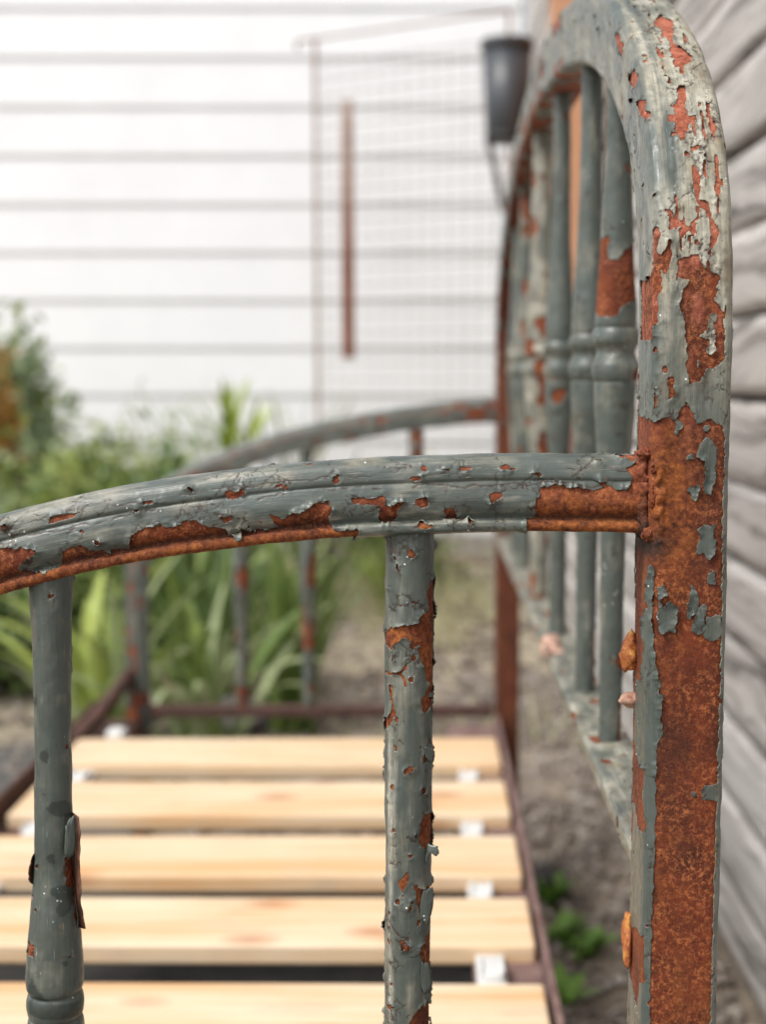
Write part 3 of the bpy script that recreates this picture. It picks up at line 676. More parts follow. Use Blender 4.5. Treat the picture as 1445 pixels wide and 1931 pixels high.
# near arm balusters
S = mid_bal(.0005); U, V, P = S.U, S.V, S.P
facing = P[..., 1] < .6126
ex = np.where(facing & (P[..., 2] > .43), 9, 3*fbm(U/9, V/22, s=221, o=4)+.6)
f = field(S, CHART_MID, 37, chips=.14, extra=ex)
cream = np.clip(.75*np.exp(-((U-S.su[-1]*.36)/2.2)**2)*sstep(.60, .56, P[..., 2])+.35*fbm(U/5, V/25, s=84, o=4)+.1*sstep(.58, .5, P[..., 2]), 0, 1)
oc = np.clip(.35+.6*fbm(U/5, V/8, s=85, o=4), 0, .8)
mid = painted_bar('arm_baluster', S, f, BENCH, 340, cream=cream, ochre=oc, lift=.0012, relief=1.0, crack=.05)
mid['label'] = 'straight arm baluster cracked all over with rust down its right side'
S = left_bal(.0005); U, V, P = S.U, S.V, S.P
facing = P[..., 1] < .6126
ex = np.where(facing & (P[..., 2] > .43), 9, 3*fbm(U/9, V/22, s=231, o=4)+2.6)
f = field(S, CHART_LEFT, 41, chips=.03, extra=ex)
st = np.zeros(U.shape)
for k, poly in CHART_STAIN:
    st = np.maximum(st, sstep(.35, -.35, poly_sd(U, V, poly)+.5*fbm(U/1.1, V/1.4, s=86, o=3)))
left = painted_bar('arm_baluster', S, f, BENCH, 350, stain=st, cream=np.clip(.30*fbm(U/5, V/9, s=87, o=4)-.08, 0, .25), lift=.0006, relief=.9, crack=.85)
left['label'] = 'turned arm baluster with damp dark spots and a ring near its foot'
# big loose flakes on the near parts
sheet(left, [(-.1672, .616, .537), (-.1676, .616, .5186), (-.1674, .616, .5032), (-.1660, .616, .4929), (-.1645, .616, .4805)],
      [(-.1608, .606, .5372), (-.1599, .6055, .5282), (-.1604, .605, .5168), (-.1600, .605, .5054), (-.1605, .605, .4965), (-.1596, .6055, .4919), (-.1586, .606, .4835)], (.0006, -.001, 0), 5)
sheet(left, [(-.1822, .616, .5175), (-.1826, .616, .5093), (-.1828, .616, .5018)], [(-.1822, .607, .5185), (-.1838, .6065, .5139), (-.1845, .6065, .5076), (-.1832, .607, .5045)], (-.0004, 0, 0), 8)
chip(left, [(-.1662, .6045, .5330), (-.1630, .6062, .5385), (-.1633, .6065, .5190), (-.1664, .6045, .5185)], (-.1647, .6043, .525), (.4, -1, 0), .0007, 4)
chip(mid, [(.0000, .6065, .5245), (.0050, .604, .5232), (.0046, .604, .5195), (.0018, .605, .5205), (-.0008, .6058, .515)], (.0008, .6048, .5208), (.3, -1, 0), .0006, 14)
chip(mid, [(-.0020, .6045, .5025), (.0018, .6055, .5040), (.0030, .606, .4960), (.0004, .6045, .4860), (-.0030, .604, .4905)], (-.0004, .6040, .4955), (.35, -1, 0), .0012, 17)
chip(mid, [(-.0012, .604, .5710), (.0030, .606, .5685), (.0028, .606, .5630), (-.0002, .6045, .5655)], (.0009, .6045, .567), (.4, -1, 0), .0012, 20)
chip(mid, [(-.0022, .604, .4690), (.0010, .605, .4665), (.0020, .6055, .4560), (-.0008, .6045, .4530), (-.0030, .604, .4590)], (-.0007, .6035, .461), (.3, -1, 0), .0012, 23)
# far arm and its balusters, the same bars seen small
def plain_bar(name, S, s, bias=1.0, jag=1.2, extra_r=None, rust=None, tan=0., oc=1.):
    U, V = S.U, S.V
    f = 3.4*fbm(U/11, V/24, s=s, o=5)+bias
    if extra_r is not None: f = f+extra_r
    f = np.where(f > 0, np.minimum(f, 6), f)
    return painted_bar(name, S, f, BENCH, s, cream=np.clip(.45*fbm(U/8, V/20, s=s+3, o=3)-.12+tan, 0, 1), prim=np.clip(-.05+.5*fbm(U/9, V/12, s=s+4, o=3), 0, .6), ochre=oc*np.clip(.05+.6*fbm(U/14, V/30, s=s+5, o=3), 0, .8), lift=.0006, rust=rust)
S = arm_surf(False)
plain_bar('arm_rail', S, 401, 1.6, extra_r=3.*sstep(-.2, .9, S.N[..., 2])-1.6*sstep(0, -.8, S.N[..., 2])-2.5*sstep(.02, .09, S.P[..., 0])-1.2*sstep(.33, .2, S.P[..., 2]))
def shift_bal(zr, x, y, step, su): return lathe(zr, x, y, step, su)
for i, (x, prof, zt) in enumerate(((-.0153, MID_BAL, .660), (-.174, LEFT_BAL, .634), (-.2725, LEFT_BAL, .606))):
    pr = [(min(z, zt-.002*k) if k == 0 else z, r) for k, (z, r) in enumerate(prof)]
    pr = [(z, r) for k, (z, r) in enumerate(pr) if z < zt-.008 or k == 0]
    pr[0] = (zt, pr[0][1])
    S = shift_bal(pr, x, 1.9626, .0025, .0022)
    plain_bar('arm_baluster', S, 420+i*10, 1.7, oc=.2, extra_r=-2.2*np.exp(-((S.P[..., 2]-.445)/.03)**2))
for i, x in enumerate((-.2725,)):
    S = shift_bal([(.606 if i == 0 else .565, .0094)]+LEFT_BAL[2:], x, .6126, .0025, .0022)
    plain_bar('arm_baluster', S, 470+i*10, 1.2)

# back balusters under the arch
def arch_under(y):
    o = np.interp(y, [.592, .6175, .691, .771, .89, 1.05, 1.268, 1.486, 1.646, 1.765, 1.845, 1.9185], [.70, .8465, .9085, .946, .981, 1.008, 1.021, 1.008, .981, .946, .9085, .8465])
    return o-.040
for i, y in enumerate((.826, .960, 1.170, 1.366, 1.576, 1.710)):
    zt = arch_under(y)+.004
    zr = [(zt, .0068), (zt-.05, .0071), (.86, .0078), (.82, .0096), (.79, .0115), (.775, .0121), (.7690, .0121), (.7675, .0116), (.766, .0128), (.7625, .0138), (.7590, .0136), (.7555, .0118), (.7525, .0112), (.7495, .0120), (.745, .0138), (.740, .0136), (.7365, .0126), (.7355, .0118), (.7340, .0121), (.720, .0119), (.69, .0100), (.655, .0079), (.60, .0069), (.509, .0067)]
    if i == 3: zr = [(z_, r_*1.35) for z_, r_ in zr]
    S = lathe(zr, .1145, y, .0009 if i < 2 else .002, .0009 if i < 2 else .002)
    zz = S.P[..., 2]; west = -S.N[..., 0]; south = -S.N[..., 1]
    e = 3.4+0*zz
    if i == 0:
        e = e+1.0-9*np.exp(-((zz-.80)/.022)**2)-5.2*sstep(.60, .53, zz)*sstep(.1, .8, -west)-5*np.exp(-((zz-.86)/.01)**2)*sstep(.2, .6, -west)
    if i == 1: e = e+1.0-4.6*sstep(.60, .53, zz)*sstep(.1, .8, -west)
    if i in (3, 4): e = e-1.6
    plain_bar('back_baluster', S, 500+i*12, 0, extra_r=e, tan=.75 if i == 3 else .25 if i > 3 else 0.)

# lower back rail (flat bar), painted
def flat_bar(name, path3, hw, ht, s, bias, axis=(1, 0, 0), step=.003, tan=0.):
    """flat bar along a straight line path3; half width hw along axis, thickness ht downwards from the top"""
    a, b = np.array(path3[0]), np.array(path3[1]); L = np.linalg.norm(b-a)
    prof = round_rect(-hw, hw, -ht, 0, (.0015,)*4, 3)
    ax = np.array(axis)
    return plain_bar(name, sweep(np.array([(0, 0), (L/2, 0), (L, 0)]), prof, lambda p, x, y: a+(b-a)*(x/L)[..., None]+ax*p[..., None]+np.array((0, 0, 1))*y[..., None], step, .0015), s, bias, tan=tan)
flat_bar('back_rail', ((.1135, .634, .5125), (.1135, 1.902, .5125)), .0145, .009, 601, 2.2, tan=.6)

# seat frame: angle irons and end bars
RAILM = mat_simple('brown_rust', (.075, .034, .025), .8, .4, 40, .001)
def angle_iron(name, y0, y1, x_in, x_out, z, lip, mat):
    bm = bmesh.new()
    box(bm, min(x_in, x_out), max(x_in, x_out), y0, y1, z-.022, z-.017, .001)
    s_ = 1 if x_out > x_in else -1
    box(bm, *sorted((x_out+.0005*s_, x_out+.006*s_)), y0, y1, z-.022, z+lip, .0012)
    return bm_obj(name, bm, mat, BENCH)
DUSTY = None
def mat_dusty():
    t = NT('dusty_rail'); v = t.co()
    return t.out(t.ramp(t.noise(v, 45, 6, .65), [(.3, (.085, .04, .03)), (.5, (.16, .095, .085)), (.7, (.24, .16, .14))]), .8, t.bump(t.noise(v, 200, 4), .001, .5))
DUSTY = mat_dusty()
angle_iron('seat_rail', .637, 1.899, .040, .0985, .25, .004, DUSTY)
angle_iron('seat_rail', .60, 1.955, -.42, -.484, .25, .012, RAILM)
bm = bmesh.new(); box(bm, .028, .0975, 1.83, 1.90, .2345, .2395, .001); bm_obj('corner_plate', bm, DUSTY, BENCH)
for y in (.6126, 1.9626):
    bm = bmesh.new(); box(bm, -.436, .098, y-.009, y+.009, .236, .252, .002); bm_obj('end_rail', bm, RAILM, BENCH)
bm = bmesh.new(); tube(bm, [(-.437, 1.955, .30), (-.462, 1.87, .262), (-.480, 1.78, .246)], .011, 10); bm_obj('corner_brace', bm, RAILM, BENCH, True)

# weld where the near arm meets the post: a lumpy bead round the end of the arm
q, su = resample(ARM_PROF, .0007)
ph = np.linspace(0, 2*math.pi, 13)
cen = np.stack([np.full(len(q), .0975), .6126-q[:, 0], .7033+q[:, 1]], 1)
tq = np.gradient(q, axis=0); tq /= np.linalg.norm(tq, axis=1, keepdims=True); nq = np.stack([-tq[:, 1], tq[:, 0]], 1)
if (nq*(q-q.mean(0))).sum() < 0: nq = -nq
rb = .0026*(1+.75*fbm(su[:, None]*260+0*ph, ph[None]*.8+0*su[:, None], s=3, o=4))
W = cen[:, None]+rb[..., None]*(np.cos(ph)[None, :, None]*np.array((-1, 0, 0))+np.sin(ph)[None, :, None]*np.stack([0*su, -nq[:, 0], nq[:, 1]], 1)[:, None])
i = np.arange(W.shape[0]*13).reshape(-1, 13)
qd = np.stack([i[:-1, :-1], i[:-1, 1:], i[1:, 1:], i[1:, :-1]], -1).reshape(-1, 4)
on = np.ones(W.shape[:2])
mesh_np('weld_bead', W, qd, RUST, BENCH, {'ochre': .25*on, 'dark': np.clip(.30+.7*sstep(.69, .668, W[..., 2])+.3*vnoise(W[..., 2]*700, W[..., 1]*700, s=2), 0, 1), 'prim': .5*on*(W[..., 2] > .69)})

# blobs of thick orange rust and stubs on the back face of the near post and along the back rail
def mat_ember():
    t = NT('orange_rust'); v = t.co()
    return t.out(t.ramp(t.noise(v, 260, 5, .65), [(.32, (.16, .04, .015)), (.5, (.42, .13, .04)), (.66, (.62, .30, .06))]), .55, t.bump(t.noise(v, 400, 4), .0015, .8))
EMBER = mat_ember()
def mat_peach():
    t = NT('peach_rust'); v = t.co()
    return t.out(t.ramp(t.noise(v, 160, 5, .65), [(.3, (.20, .075, .045)), (.5, (.42, .24, .17)), (.66, (.62, .50, .42))]), .8)
PEACH = mat_peach()
def lumpy(name, c, r, s, mat, parent, amp=.35, sub=3):
    bm = bmesh.new(); bmesh.ops.create_icosphere(bm, subdivisions=sub, radius=1)
    co = np.array([v.co for v in bm.verts]); k = 1+amp*fbm(co[:, 0]*1.6, co[:, 1]*1.6, co[:, 2]*1.6, s=s, o=3)
    co = co*k[:, None]*np.array(r)+np.array(c)
    for v, p in zip(bm.verts, co): v.co = p
    return bm_obj(name, bm, mat, parent, True)
lumpy('rust_blister', (.0965, .627, .6085), (.0048, .004, .0088), 3, EMBER, back_frame)
lumpy('hinge_stub', (.0962, .627, .5868), (.0058, .004, .0038), 7, PEACH, back_frame, .25)
lumpy('rust_blister', (.0970, .627, .4690), (.0030, .004, .0140), 5, EMBER, back_frame)
lumpy('rust_crust', (.105, 1.12, .512), (.008, .030, .008), 9, PEACH, BENCH, .3)

def weld_blob(c, r, sd_):
    bm = bmesh.new(); bmesh.ops.create_icosphere(bm, subdivisions=4, radius=1)
    co = np.array([v.co for v in bm.verts]); k = 1+.3*fbm(co[:, 0]*1.8, co[:, 1]*1.8, co[:, 2]*1.8, s=sd_, o=4); co = co*k[:, None]*np.array(r)+np.array(c)
    for v, p in zip(bm.verts, co): v.co = p
    return bm_obj('weld_bead', bm, RUST_FAR, BENCH, True)
weld_blob((.0975, .6010, .7045), (.0034, .005, .0026), 3); weld_blob((.1005, .5955, .6990), (.0022, .0034, .0034), 4); weld_blob((.0985, .5975, .6690), (.0028, .004, .0034), 6); weld_blob((.1000, .5950, .6860), (.0018, .003, .0060), 8)

# slats
def mat_pine():
    t = NT('new_pine'); v = t.co((1, 1, 1))
    oi = t.new('ObjectInfo'); sh = t.new('VectorMath', {0: v, 1: t.new('CombineXYZ', {'X': t.math('MULTIPLY', oi.outputs['Random'], 7.), 'Y': t.math('MULTIPLY', oi.outputs['Random'], 3.)})}, operation='ADD').outputs[0]
    g = t.new('Mapping', {'Vector': sh, 'Scale': (2.2, 60, 60)}).outputs[0]
    grain = t.noise(g, 1.4, 6, .6, .4); big = t.noise(t.new('Mapping', {'Vector': sh, 'Scale': (3, 9, 9)}).outputs[0], 1.6, 4, .6)
    col = t.ramp(t.math('ADD', t.math('MULTIPLY', grain, .6), t.math('MULTIPLY', big, .4)), [(.34, (.60, .33, .14)), (.47, (.67, .48, .295)), (.60, (.72, .58, .415))])
    kn = t.new('TexVoronoi', {'Vector': t.new('Mapping', {'Vector': sh, 'Scale': (7, 14, 14)}).outputs[0], 'Scale': 1.})
    col = t.mix(t.math('MULTIPLY', t.ramp(kn.outputs['Distance'], [(.07, 1.), (.24, 0.)]), .8), col, (.40, .14, .045))
    heart = t.ramp(t.noise(t.new('Mapping', {'Vector': sh, 'Scale': (1.1, 13, 13)}).outputs[0], 1.3, 3, .5), [(.51, 0.), (.66, .75)])
    col = t.mix(heart, col, (.62, .34, .14))
    wet = t.ramp(t.noise(t.new('Mapping', {'Vector': sh, 'Scale': (5, 14, 14)}).outputs[0], 1.5, 5, .65), [(.56, 0.), (.70, .5)])
    col = t.mix(wet, col, (.50, .40, .29))
    return t.out(col, .55, t.bump(grain, .0008, .5))
PINE = mat_pine()
CLIP = mat_simple('white_plastic', (.62, .62, .61), .4, .03)
rnd = random.Random(4)
SLATS = [(1.668, 1.793, .012), (1.4735, 1.600, .004), (1.288, 1.404, -.002), (1.126, 1.234, -.010), (.955, 1.0545, -.016), (.79, .888, -.004), (.632, .735, .0)]
for k, (y0, y1, sk) in enumerate(SLATS):
    bm = bmesh.new(); box(bm, -.2830, .2830, -(y1-y0)/2, (y1-y0)/2, -.019, 0, .0035, 3)
    o = bm_obj('slat', bm, PINE, BENCH, loc=(0, 0, 0))
    b = np.array(BENCH.location); o.location = (-.1882-b[0], (y0+y1)/2-b[1], .25+rnd.uniform(-.001, .001)-b[2]); o.rotation_euler.z = sk*.5
    bm = bmesh.new()
for k, y in enumerate([1.636, 1.438, 1.262, 1.091, .922, .762]):
    for j, x in enumerate((.0525-.002*(k == 1)+.002*(k == 3), -.430)):
        bm = bmesh.new(); box(bm, x-.0125, x+.0125, y-.042, y+.042, .2335, .2405, .003); box(bm, x-.0105, x+.0105, y-.018, y+.014, .236, .2475, .004, 3); box(bm, x-.0105, x-.0075, y-.0178, y+.0138, .2470, .2500, .001); box(bm, x+.0075, x+.0105, y-.0178, y+.0138, .2470, .2500, .001)
        bm_obj('slat_clip', bm, CLIP, BENCH, True)
bm = bmesh.new(); box(bm, -.4375, -.4125, 1.80, 1.83, .236, .256, .005, 3); bm_obj('slat_clip', bm, CLIP, BENCH, True)

# ================================================================ ground
def mat_soil():
    t = NT('dry_soil'); v = t.co()
    a = t.noise(v, 2.2, 5, .6); b = t.noise(v, 28, 6, .7); c = t.noise(v, 140, 4, .7)
    col = t.ramp(t.math('ADD', t.math('MULTIPLY', b, .6), t.math('MULTIPLY', c, .4)), [(.33, (.075, .055, .042)), (.5, (.205, .160, .120)), (.66, (.38, .315, .25))])
    col = t.mix(t.ramp(a, [(.42, 0.), (.62, .6)]), col, (.33, .265, .195))
    yy_ = t.new('SeparateXYZ', {'Vector': v}).outputs['Y']
    bed = t.math('MULTIPLY', t.ramp(t.math('MULTIPLY', yy_, .1), [(.24, 0.), (.30, 1.)]), t.ramp(b, [(.3, .35), (.6, .95)]))
    col = t.mix(bed, col, (.46, .40, .29))
    return t.out(col, .95, t.bump(c, .006, .8, t.bump(b, .02, .8)))
SOIL = mat_soil()
n = 150
gx = np.sign(np.linspace(-1, 1, n))*np.abs(np.linspace(-1, 1, n))**2.4*60; gy = 2.2+np.sign(np.linspace(-1, 1, n))*np.abs(np.linspace(-1, 1, n))**2.4*60
X, Y = np.meshgrid(gx, gy)
Z = .012*fbm(X*5, Y*5, s=5, o=3)*np.exp(-((Y-2.5)/5)**2)
i = np.arange(n*n).reshape(n, n)
ground = mesh_np('ground', np.stack([X, Y, Z-.004], -1), np.stack([i[:-1, :-1], i[:-1, 1:], i[1:, 1:], i[1:, :-1]], -1).reshape(-1, 4), SOIL)
tag(ground, 'dry brown soil and gravel under and around the bench', 'ground', kind='structure')

bm = bmesh.new(); box(bm, -.95, .085, .45, 1.93, .004, .010); tag(bm_obj('seat_shade_patch', bm, mat_simple('shade_black', (.016, .014, .012), .95, .5, 30, .01)), 'black ground patch painting in the shade under the seat', 'ground patch', kind='structure')  # dark slab added so the ground under the seat reads as deep shade

bm = bmesh.new(); box(bm, -1.9, -.46, 1.934, 2.62, .003, .010); tag(bm_obj('gravel_path', bm, mat_simple('dark_grey_grit', (.085, .080, .075), .95, .45, 60, .006)), 'dark grey grit path at the left of the far end of the bench', 'path', kind='structure')

def stones(name, pts, mat, label, cat, s):
    """many small stones in one mesh"""
    rn = np.random.default_rng(s)
    bm = bmesh.new(); bmesh.ops.create_icosphere(bm, subdivisions=1, radius=1)
    v0 = np.array([v.co for v in bm.verts]); f0 = np.array([[v.index for v in f.verts] for f in bm.faces]); bm.free()
    co, fa = [], []
    for k, (x, y, r) in enumerate(pts):
        sc_ = r*rn.uniform(.6, 1.2, 3)*np.array((1, 1, .7)); a = rn.uniform(0, 6.3); c_, s_ = math.cos(a), math.sin(a)
        p = v0*(1+.18*rn.standard_normal((len(v0), 1)))*sc_
        p = np.stack([p[:, 0]*c_-p[:, 1]*s_, p[:, 0]*s_+p[:, 1]*c_, p[:, 2]], 1)+(x, y, r*.25)
        fa.append(f0+len(v0)*k); co.append(p)
    o = mesh_np(name, np.concatenate(co), np.concatenate(fa), mat, smooth=False)
    return tag(o, label, cat, kind='stuff')
def mat_gravel():
    t = NT('gravel'); v = t.co()
    vo = t.new('TexVoronoi', {'Vector': v, 'Scale': 38.})
    sep = t.new('SeparateColor', {'Color': vo.outputs['Color']})
    col = t.ramp(sep.outputs[0], [(0, (.09, .07, .055)), (.35, (.17, .14, .115)), (.7, (.28, .24, .20)), (.93, (.40, .36, .31)), (1, (.55, .52, .48))])
    return t.out(t.mix(.5, col, t.ramp(t.noise(v, 160, 4), [(.35, (.07, .055, .045)), (.65, (.30, .25, .21))])), .9)
GRAVEL = mat_gravel()
rn = np.random.default_rng(8)
pts = [(rn.uniform(-.55, .37), rn.uniform(1.9, 3.3), rn.uniform(.004, .013)) for _ in range(2500)]+[(rn.uniform(.08, .37), rn.uniform(1.0, 3.3), rn.uniform(.003, .011)) for _ in range(2600)]+[(rn.uniform(-.5, .08), rn.uniform(.5, 1.9), rn.uniform(.004, .010)) for _ in range(420)]+[(rn.uniform(-1.7, .36), rn.uniform(2.4, 5.1), rn.uniform(.006, .018)) for _ in range(3000)]
stones('gravel', pts, GRAVEL, 'loose brown gravel and clods beside the plank wall and under the seat', 'gravel', 2)

def mat_planks():
    """weathered grey boards, grain along the wall"""
    t = NT('weathered_wood'); c = t.new('TexCoord'); oi = t.new('ObjectInfo')
    sh = t.new('VectorMath', {0: c.outputs['Object'], 1: t.new('CombineXYZ', {'Y': t.math('MULTIPLY', oi.outputs['Random'], 9.), 'Z': t.math('MULTIPLY', oi.outputs['Random'], 5.)})}, operation='ADD').outputs[0]
    warp = t.noise(t.new('Mapping', {'Vector': sh, 'Scale': (1, 2.4, 9)}).outputs[0], 1.3, 3, .5)
    m2 = t.new('VectorMath', {0: sh, 1: t.new('CombineXYZ', {'Z': t.math('MULTIPLY', warp, .11)})}, operation='ADD').outputs[0]
    g = t.noise(t.new('Mapping', {'Vector': m2, 'Scale': (1, .8, 36)}).outputs[0], 1.7, 6, .62)
    fine = t.noise(t.new('Mapping', {'Vector': m2, 'Scale': (1, 6, 420)}).outputs[0], 1., 4, .6)
    big = t.noise(sh, 3.5, 4, .6)
    col = t.ramp(t.math('ADD', t.math('MULTIPLY', g, .75), t.math('MULTIPLY', fine, .25)), [(.385, (.075, .065, .058)), (.445, (.25, .23, .215)), (.52, (.42, .395, .372)), (.66, (.54, .515, .492))])
    col = t.mix(t.math('MULTIPLY', t.ramp(big, [(.35, 0.), (.65, 1.)]), .3), col, (.44, .41, .385))
    split = t.ramp(t.noise(t.new('Mapping', {'Vector': m2, 'Scale': (1, .55, 17)}).outputs[0], 2.2, 3, .5), [(.63, 0.), (.67, .85)])
    col = t.mix(split, col, (.07, .06, .053))
    return t.out(col, .85, t.bump(fine, .0012, .6, t.bump(g, .0016, .8)))
PLANK = mat_planks()
shed = thing('plank_wall', 'weathered grey wooden plank wall running along behind the bench', 'wall', (.39, 2.3, 0))
bm = bmesh.new(); box(bm, .402, .44, -.9, 5.30, 0, 2.3); bm_obj('wall_backing', bm, mat_simple('dark_gap', (.05, .045, .04), .9), shed)
zb = .012; k = 0
hts = [.098, .103, .097, .105, .100, .094, .106, .099, .102, .097, .104, .100, .096, .103, .1, .1, .105, .098, .1, .102, .1, .1]
for hgt in hts:
    z0, z1 = zb, zb+hgt-.006-.003*(k % 3 == 1); zb += hgt; k += 1
    ny, nz = 110, 7
    yv = np.linspace(-.9, 5.295, ny)[:, None]; zt = np.linspace(0, 1, nz)[None]
    e0 = z0+.0022*fbm(yv*3.1, 0*yv, s=700+k, o=3); e1 = z1+.0022*fbm(yv*3.1, 0*yv, s=740+k, o=3)
    zz = e0+(e1-e0)*zt
    xx = .380+.003*np.sin(k*2.1)+0.0014*fbm(yv*2+0*zt, zz*9, s=780+k, o=3)+.0016*(np.abs(zt-.5)*2)**8+0*yv
    Pp = np.stack([xx, yv+0*zt, zz], -1)
    Pp = np.concatenate([Pp[:, :1]+np.array((.02, 0, 0)), Pp, Pp[:, -1:]+np.array((.02, 0, 0))], 1); nz += 2
    i = np.arange(ny*nz).reshape(ny, nz)
    mesh_np('plank', Pp, np.stack([i[:-1, :-1], i[:-1, 1:], i[1:, 1:], i[1:, :-1]], -1).reshape(-1, 4)[:, ::-1], PLANK, shed)

# white lapped boards of the house across the yard
WHITE = mat_simple('white_board_paint', (.795, .805, .825), .5, .03, 5)
house = thing('white_house_wall', 'white lapped weatherboard house wall closing the yard beyond the bench', 'wall', (-1.4, 5.35, 0))
bm = bmesh.new(); box(bm, -4.5, .375, 5.335, 5.40, 0, 2.75); bm_obj('wall_backing', bm, WHITE, house)
z = .113
for k in range(14):
    bm = bmesh.new(); z1 = z+.1835
    pr = [(5.318, z-.004), (5.3275, z+.19), (5.334, z+.19), (5.326, z-.003)]
    L = [bm.verts.new((-4.5, y_, z_)) for y_, z_ in pr]; Rr = [bm.verts.new((.362, y_, z_)) for y_, z_ in pr]
    for a in range(4): bm.faces.new((L[a], L[(a+1) % 4], Rr[(a+1) % 4], Rr[a]))
    bm.faces.new(L[::-1]); bm.faces.new(Rr)
    bmesh.ops.recalc_face_normals(bm, faces=bm.faces)
    bm_obj('board', bm, WHITE, house); z = z1
bm = bmesh.new(); box(bm, -4.5, .362, 5.300, 5.334, 0, .100); bm_obj('plinth', bm, mat_simple('grey_concrete', (.34, .32, .29), .9, .2, 12), house)

# ================================================================ things between bench and house
RUSTY = mat_simple('flat_rust', (.20, .075, .045), .85, .35, 25, .002)
def mat_bar():
    t = NT('faded_bar'); v = t.co(); z_ = t.new('SeparateXYZ', {'Vector': v}).outputs['Z']
    k_ = t.ramp(t.math('ADD', t.math('MULTIPLY', z_, .9), t.math('MULTIPLY', t.noise(v, 22, 4), .8)), [(.30, 0.), (.75, .75)])
    return t.out(t.mix(k_, t.ramp(t.noise(v, 25, 5), [(.3, (.14, .05, .03)), (.7, (.26, .11, .07))]), (.50, .42, .38)), .85)
BARM = mat_bar()
ORANGE = mat_simple('orange_rust_sheet', (.42, .19, .085), .8, .22, 9, .002)
bm = bmesh.new(); box(bm, .352, .374, 2.95, 4.05, .57, 2.2, .003)
bm = bmesh.new(); box(bm, 0, .018, -.55, .55, 0, 1.62, .003)
sheet = thing('rusted_sheet', 'orange rusted steel sheet fixed upright to the plank wall behind the bench back', 'metal sheet', (.356, 3.5, .56))
bm_obj('panel', bm, ORANGE, sheet, loc=(0, 0, 0))
bm = bmesh.new(); box(bm, -.006, -.0005, -.55, .55, .0, .05, .001); bm_obj('fold', bm, RUSTY, sheet, loc=(0, 0, 0))

# wire mesh panel in a thin rusty frame
WIRE = mat_simple('wire', (.19, .13, .10), .6, .25, 30); FRAME = mat_simple('thin_rusty_frame', (.27, .17, .13), .8, .3, 20)
A, B_ = np.array((-.385, 4.80, 0)), np.array((.262, 4.44, 0)); ux = (B_-A)
panel = thing('wire_mesh_panel', 'thin wire mesh panel in a rusty frame standing before the white boards', 'trellis', tuple(A))
H0, H1 = .02, 1.885
at_ = lambda u, z: A+ux*u+np.array((0, 0, z))
bm = bmesh.new(); tube(bm, [at_(-.10, H1), at_(1.0, H1)], .0045); tube(bm, [at_(-.10, H1-.004), at_(-.10, H1-.03)], .006); tube(bm, [at_(0, 0), at_(0, H1+.004)], .007); tube(bm, [at_(1, 0), at_(1, H1)], .006); tube(bm, [at_(0, H0+.1), at_(1, H0+.1)], .005)
bm_obj('frame', bm, FRAME, panel)
for u in np.linspace(0, 1, 15)[1:-1]:
    bm = bmesh.new(); tube(bm, [at_(u, H0+.1), at_(u, 1.80)], .0017, 6); bm_obj('wire', bm, WIRE, panel)
for zz_ in np.arange(.18, 1.83, .054):
    bm = bmesh.new(); tube(bm, [at_(0, zz_), at_(1, zz_)], .0017, 6); bm_obj('wire', bm, WIRE, panel)
tag(bm_obj('flat_bar', box(bmesh.new(), -.021, .021, -.004, .004, -.425, .425, .0015), BARM, loc=(-.2655, 4.60, 1.215)), 'rusty flat iron bar hanging upright on the wire mesh panel', 'iron bar')

# charcoal hanging pot
CHAR = mat_simple('charcoal_plastic', (.045, .052, .062), .42, .15, 14); BLACK = mat_simple('black_iron', (.012, .012, .013), .5)
pot = thing('hanging_pot', 'charcoal plastic pot hanging by the corner of the plank wall', 'pot', (.226, 3.9, 1.40))
def lathe_bm(prof, n=40):
    bm = bmesh.new(); rings = [[bm.verts.new((r*math.cos(2*math.pi*k/n), r*math.sin(2*math.pi*k/n), z)) for k in range(n)] for r, z in prof]
    for a, b in zip(rings[:-1], rings[1:]):
        for k in range(n): bm.faces.new((a[k], a[(k+1) % n], b[(k+1) % n], b[k]))
    bm.faces.new(rings[0][::-1]); bmesh.ops.recalc_face_normals(bm, faces=bm.faces); return bm
bm_obj('body', lathe_bm([(.056, 0), (.060, .004), (.070, .24), (.067, .24), (.058, .01), (.02, .008)]), CHAR, pot, True, loc=(0, 0, 0))
bm_obj('rim', lathe_bm([(.0705, .236), (.0745, .238), (.0750, .262), (.0735, .266), (.068, .266), (.068, .240)]), CHAR, pot, True, loc=(0, 0, 0))
bm_obj('foot_ring', lathe_bm([(.054, -.014), (.0615, -.012), (.0625, .006), (.0605, .008), (.054, .002)]), BLACK, pot, True, loc=(0, 0, 0))
bm_obj('soil', lathe_bm([(.001, .2285), (.066, .2285), (.0665, .2275)], 24), SOIL, pot, loc=(0, 0, 0))
bm = bmesh.new(); tube(bm, [(-.055, -.01, .0), (-.035, -.005, -.08), (-.012, 0, -.18), (.0, .005, -.225), (.145, .01, -.25)], .0095, 8); tube(bm, [(.05, -.01, -.005), (.045, 0, -.10), (.0, 0, -.19)], .007, 8)
tube(bm, [(.0, .0, -.005), (.145, .01, -.012)], .006, 8)
bm_obj('bracket', bm, BLACK, pot, True, loc=(0, 0, 0))

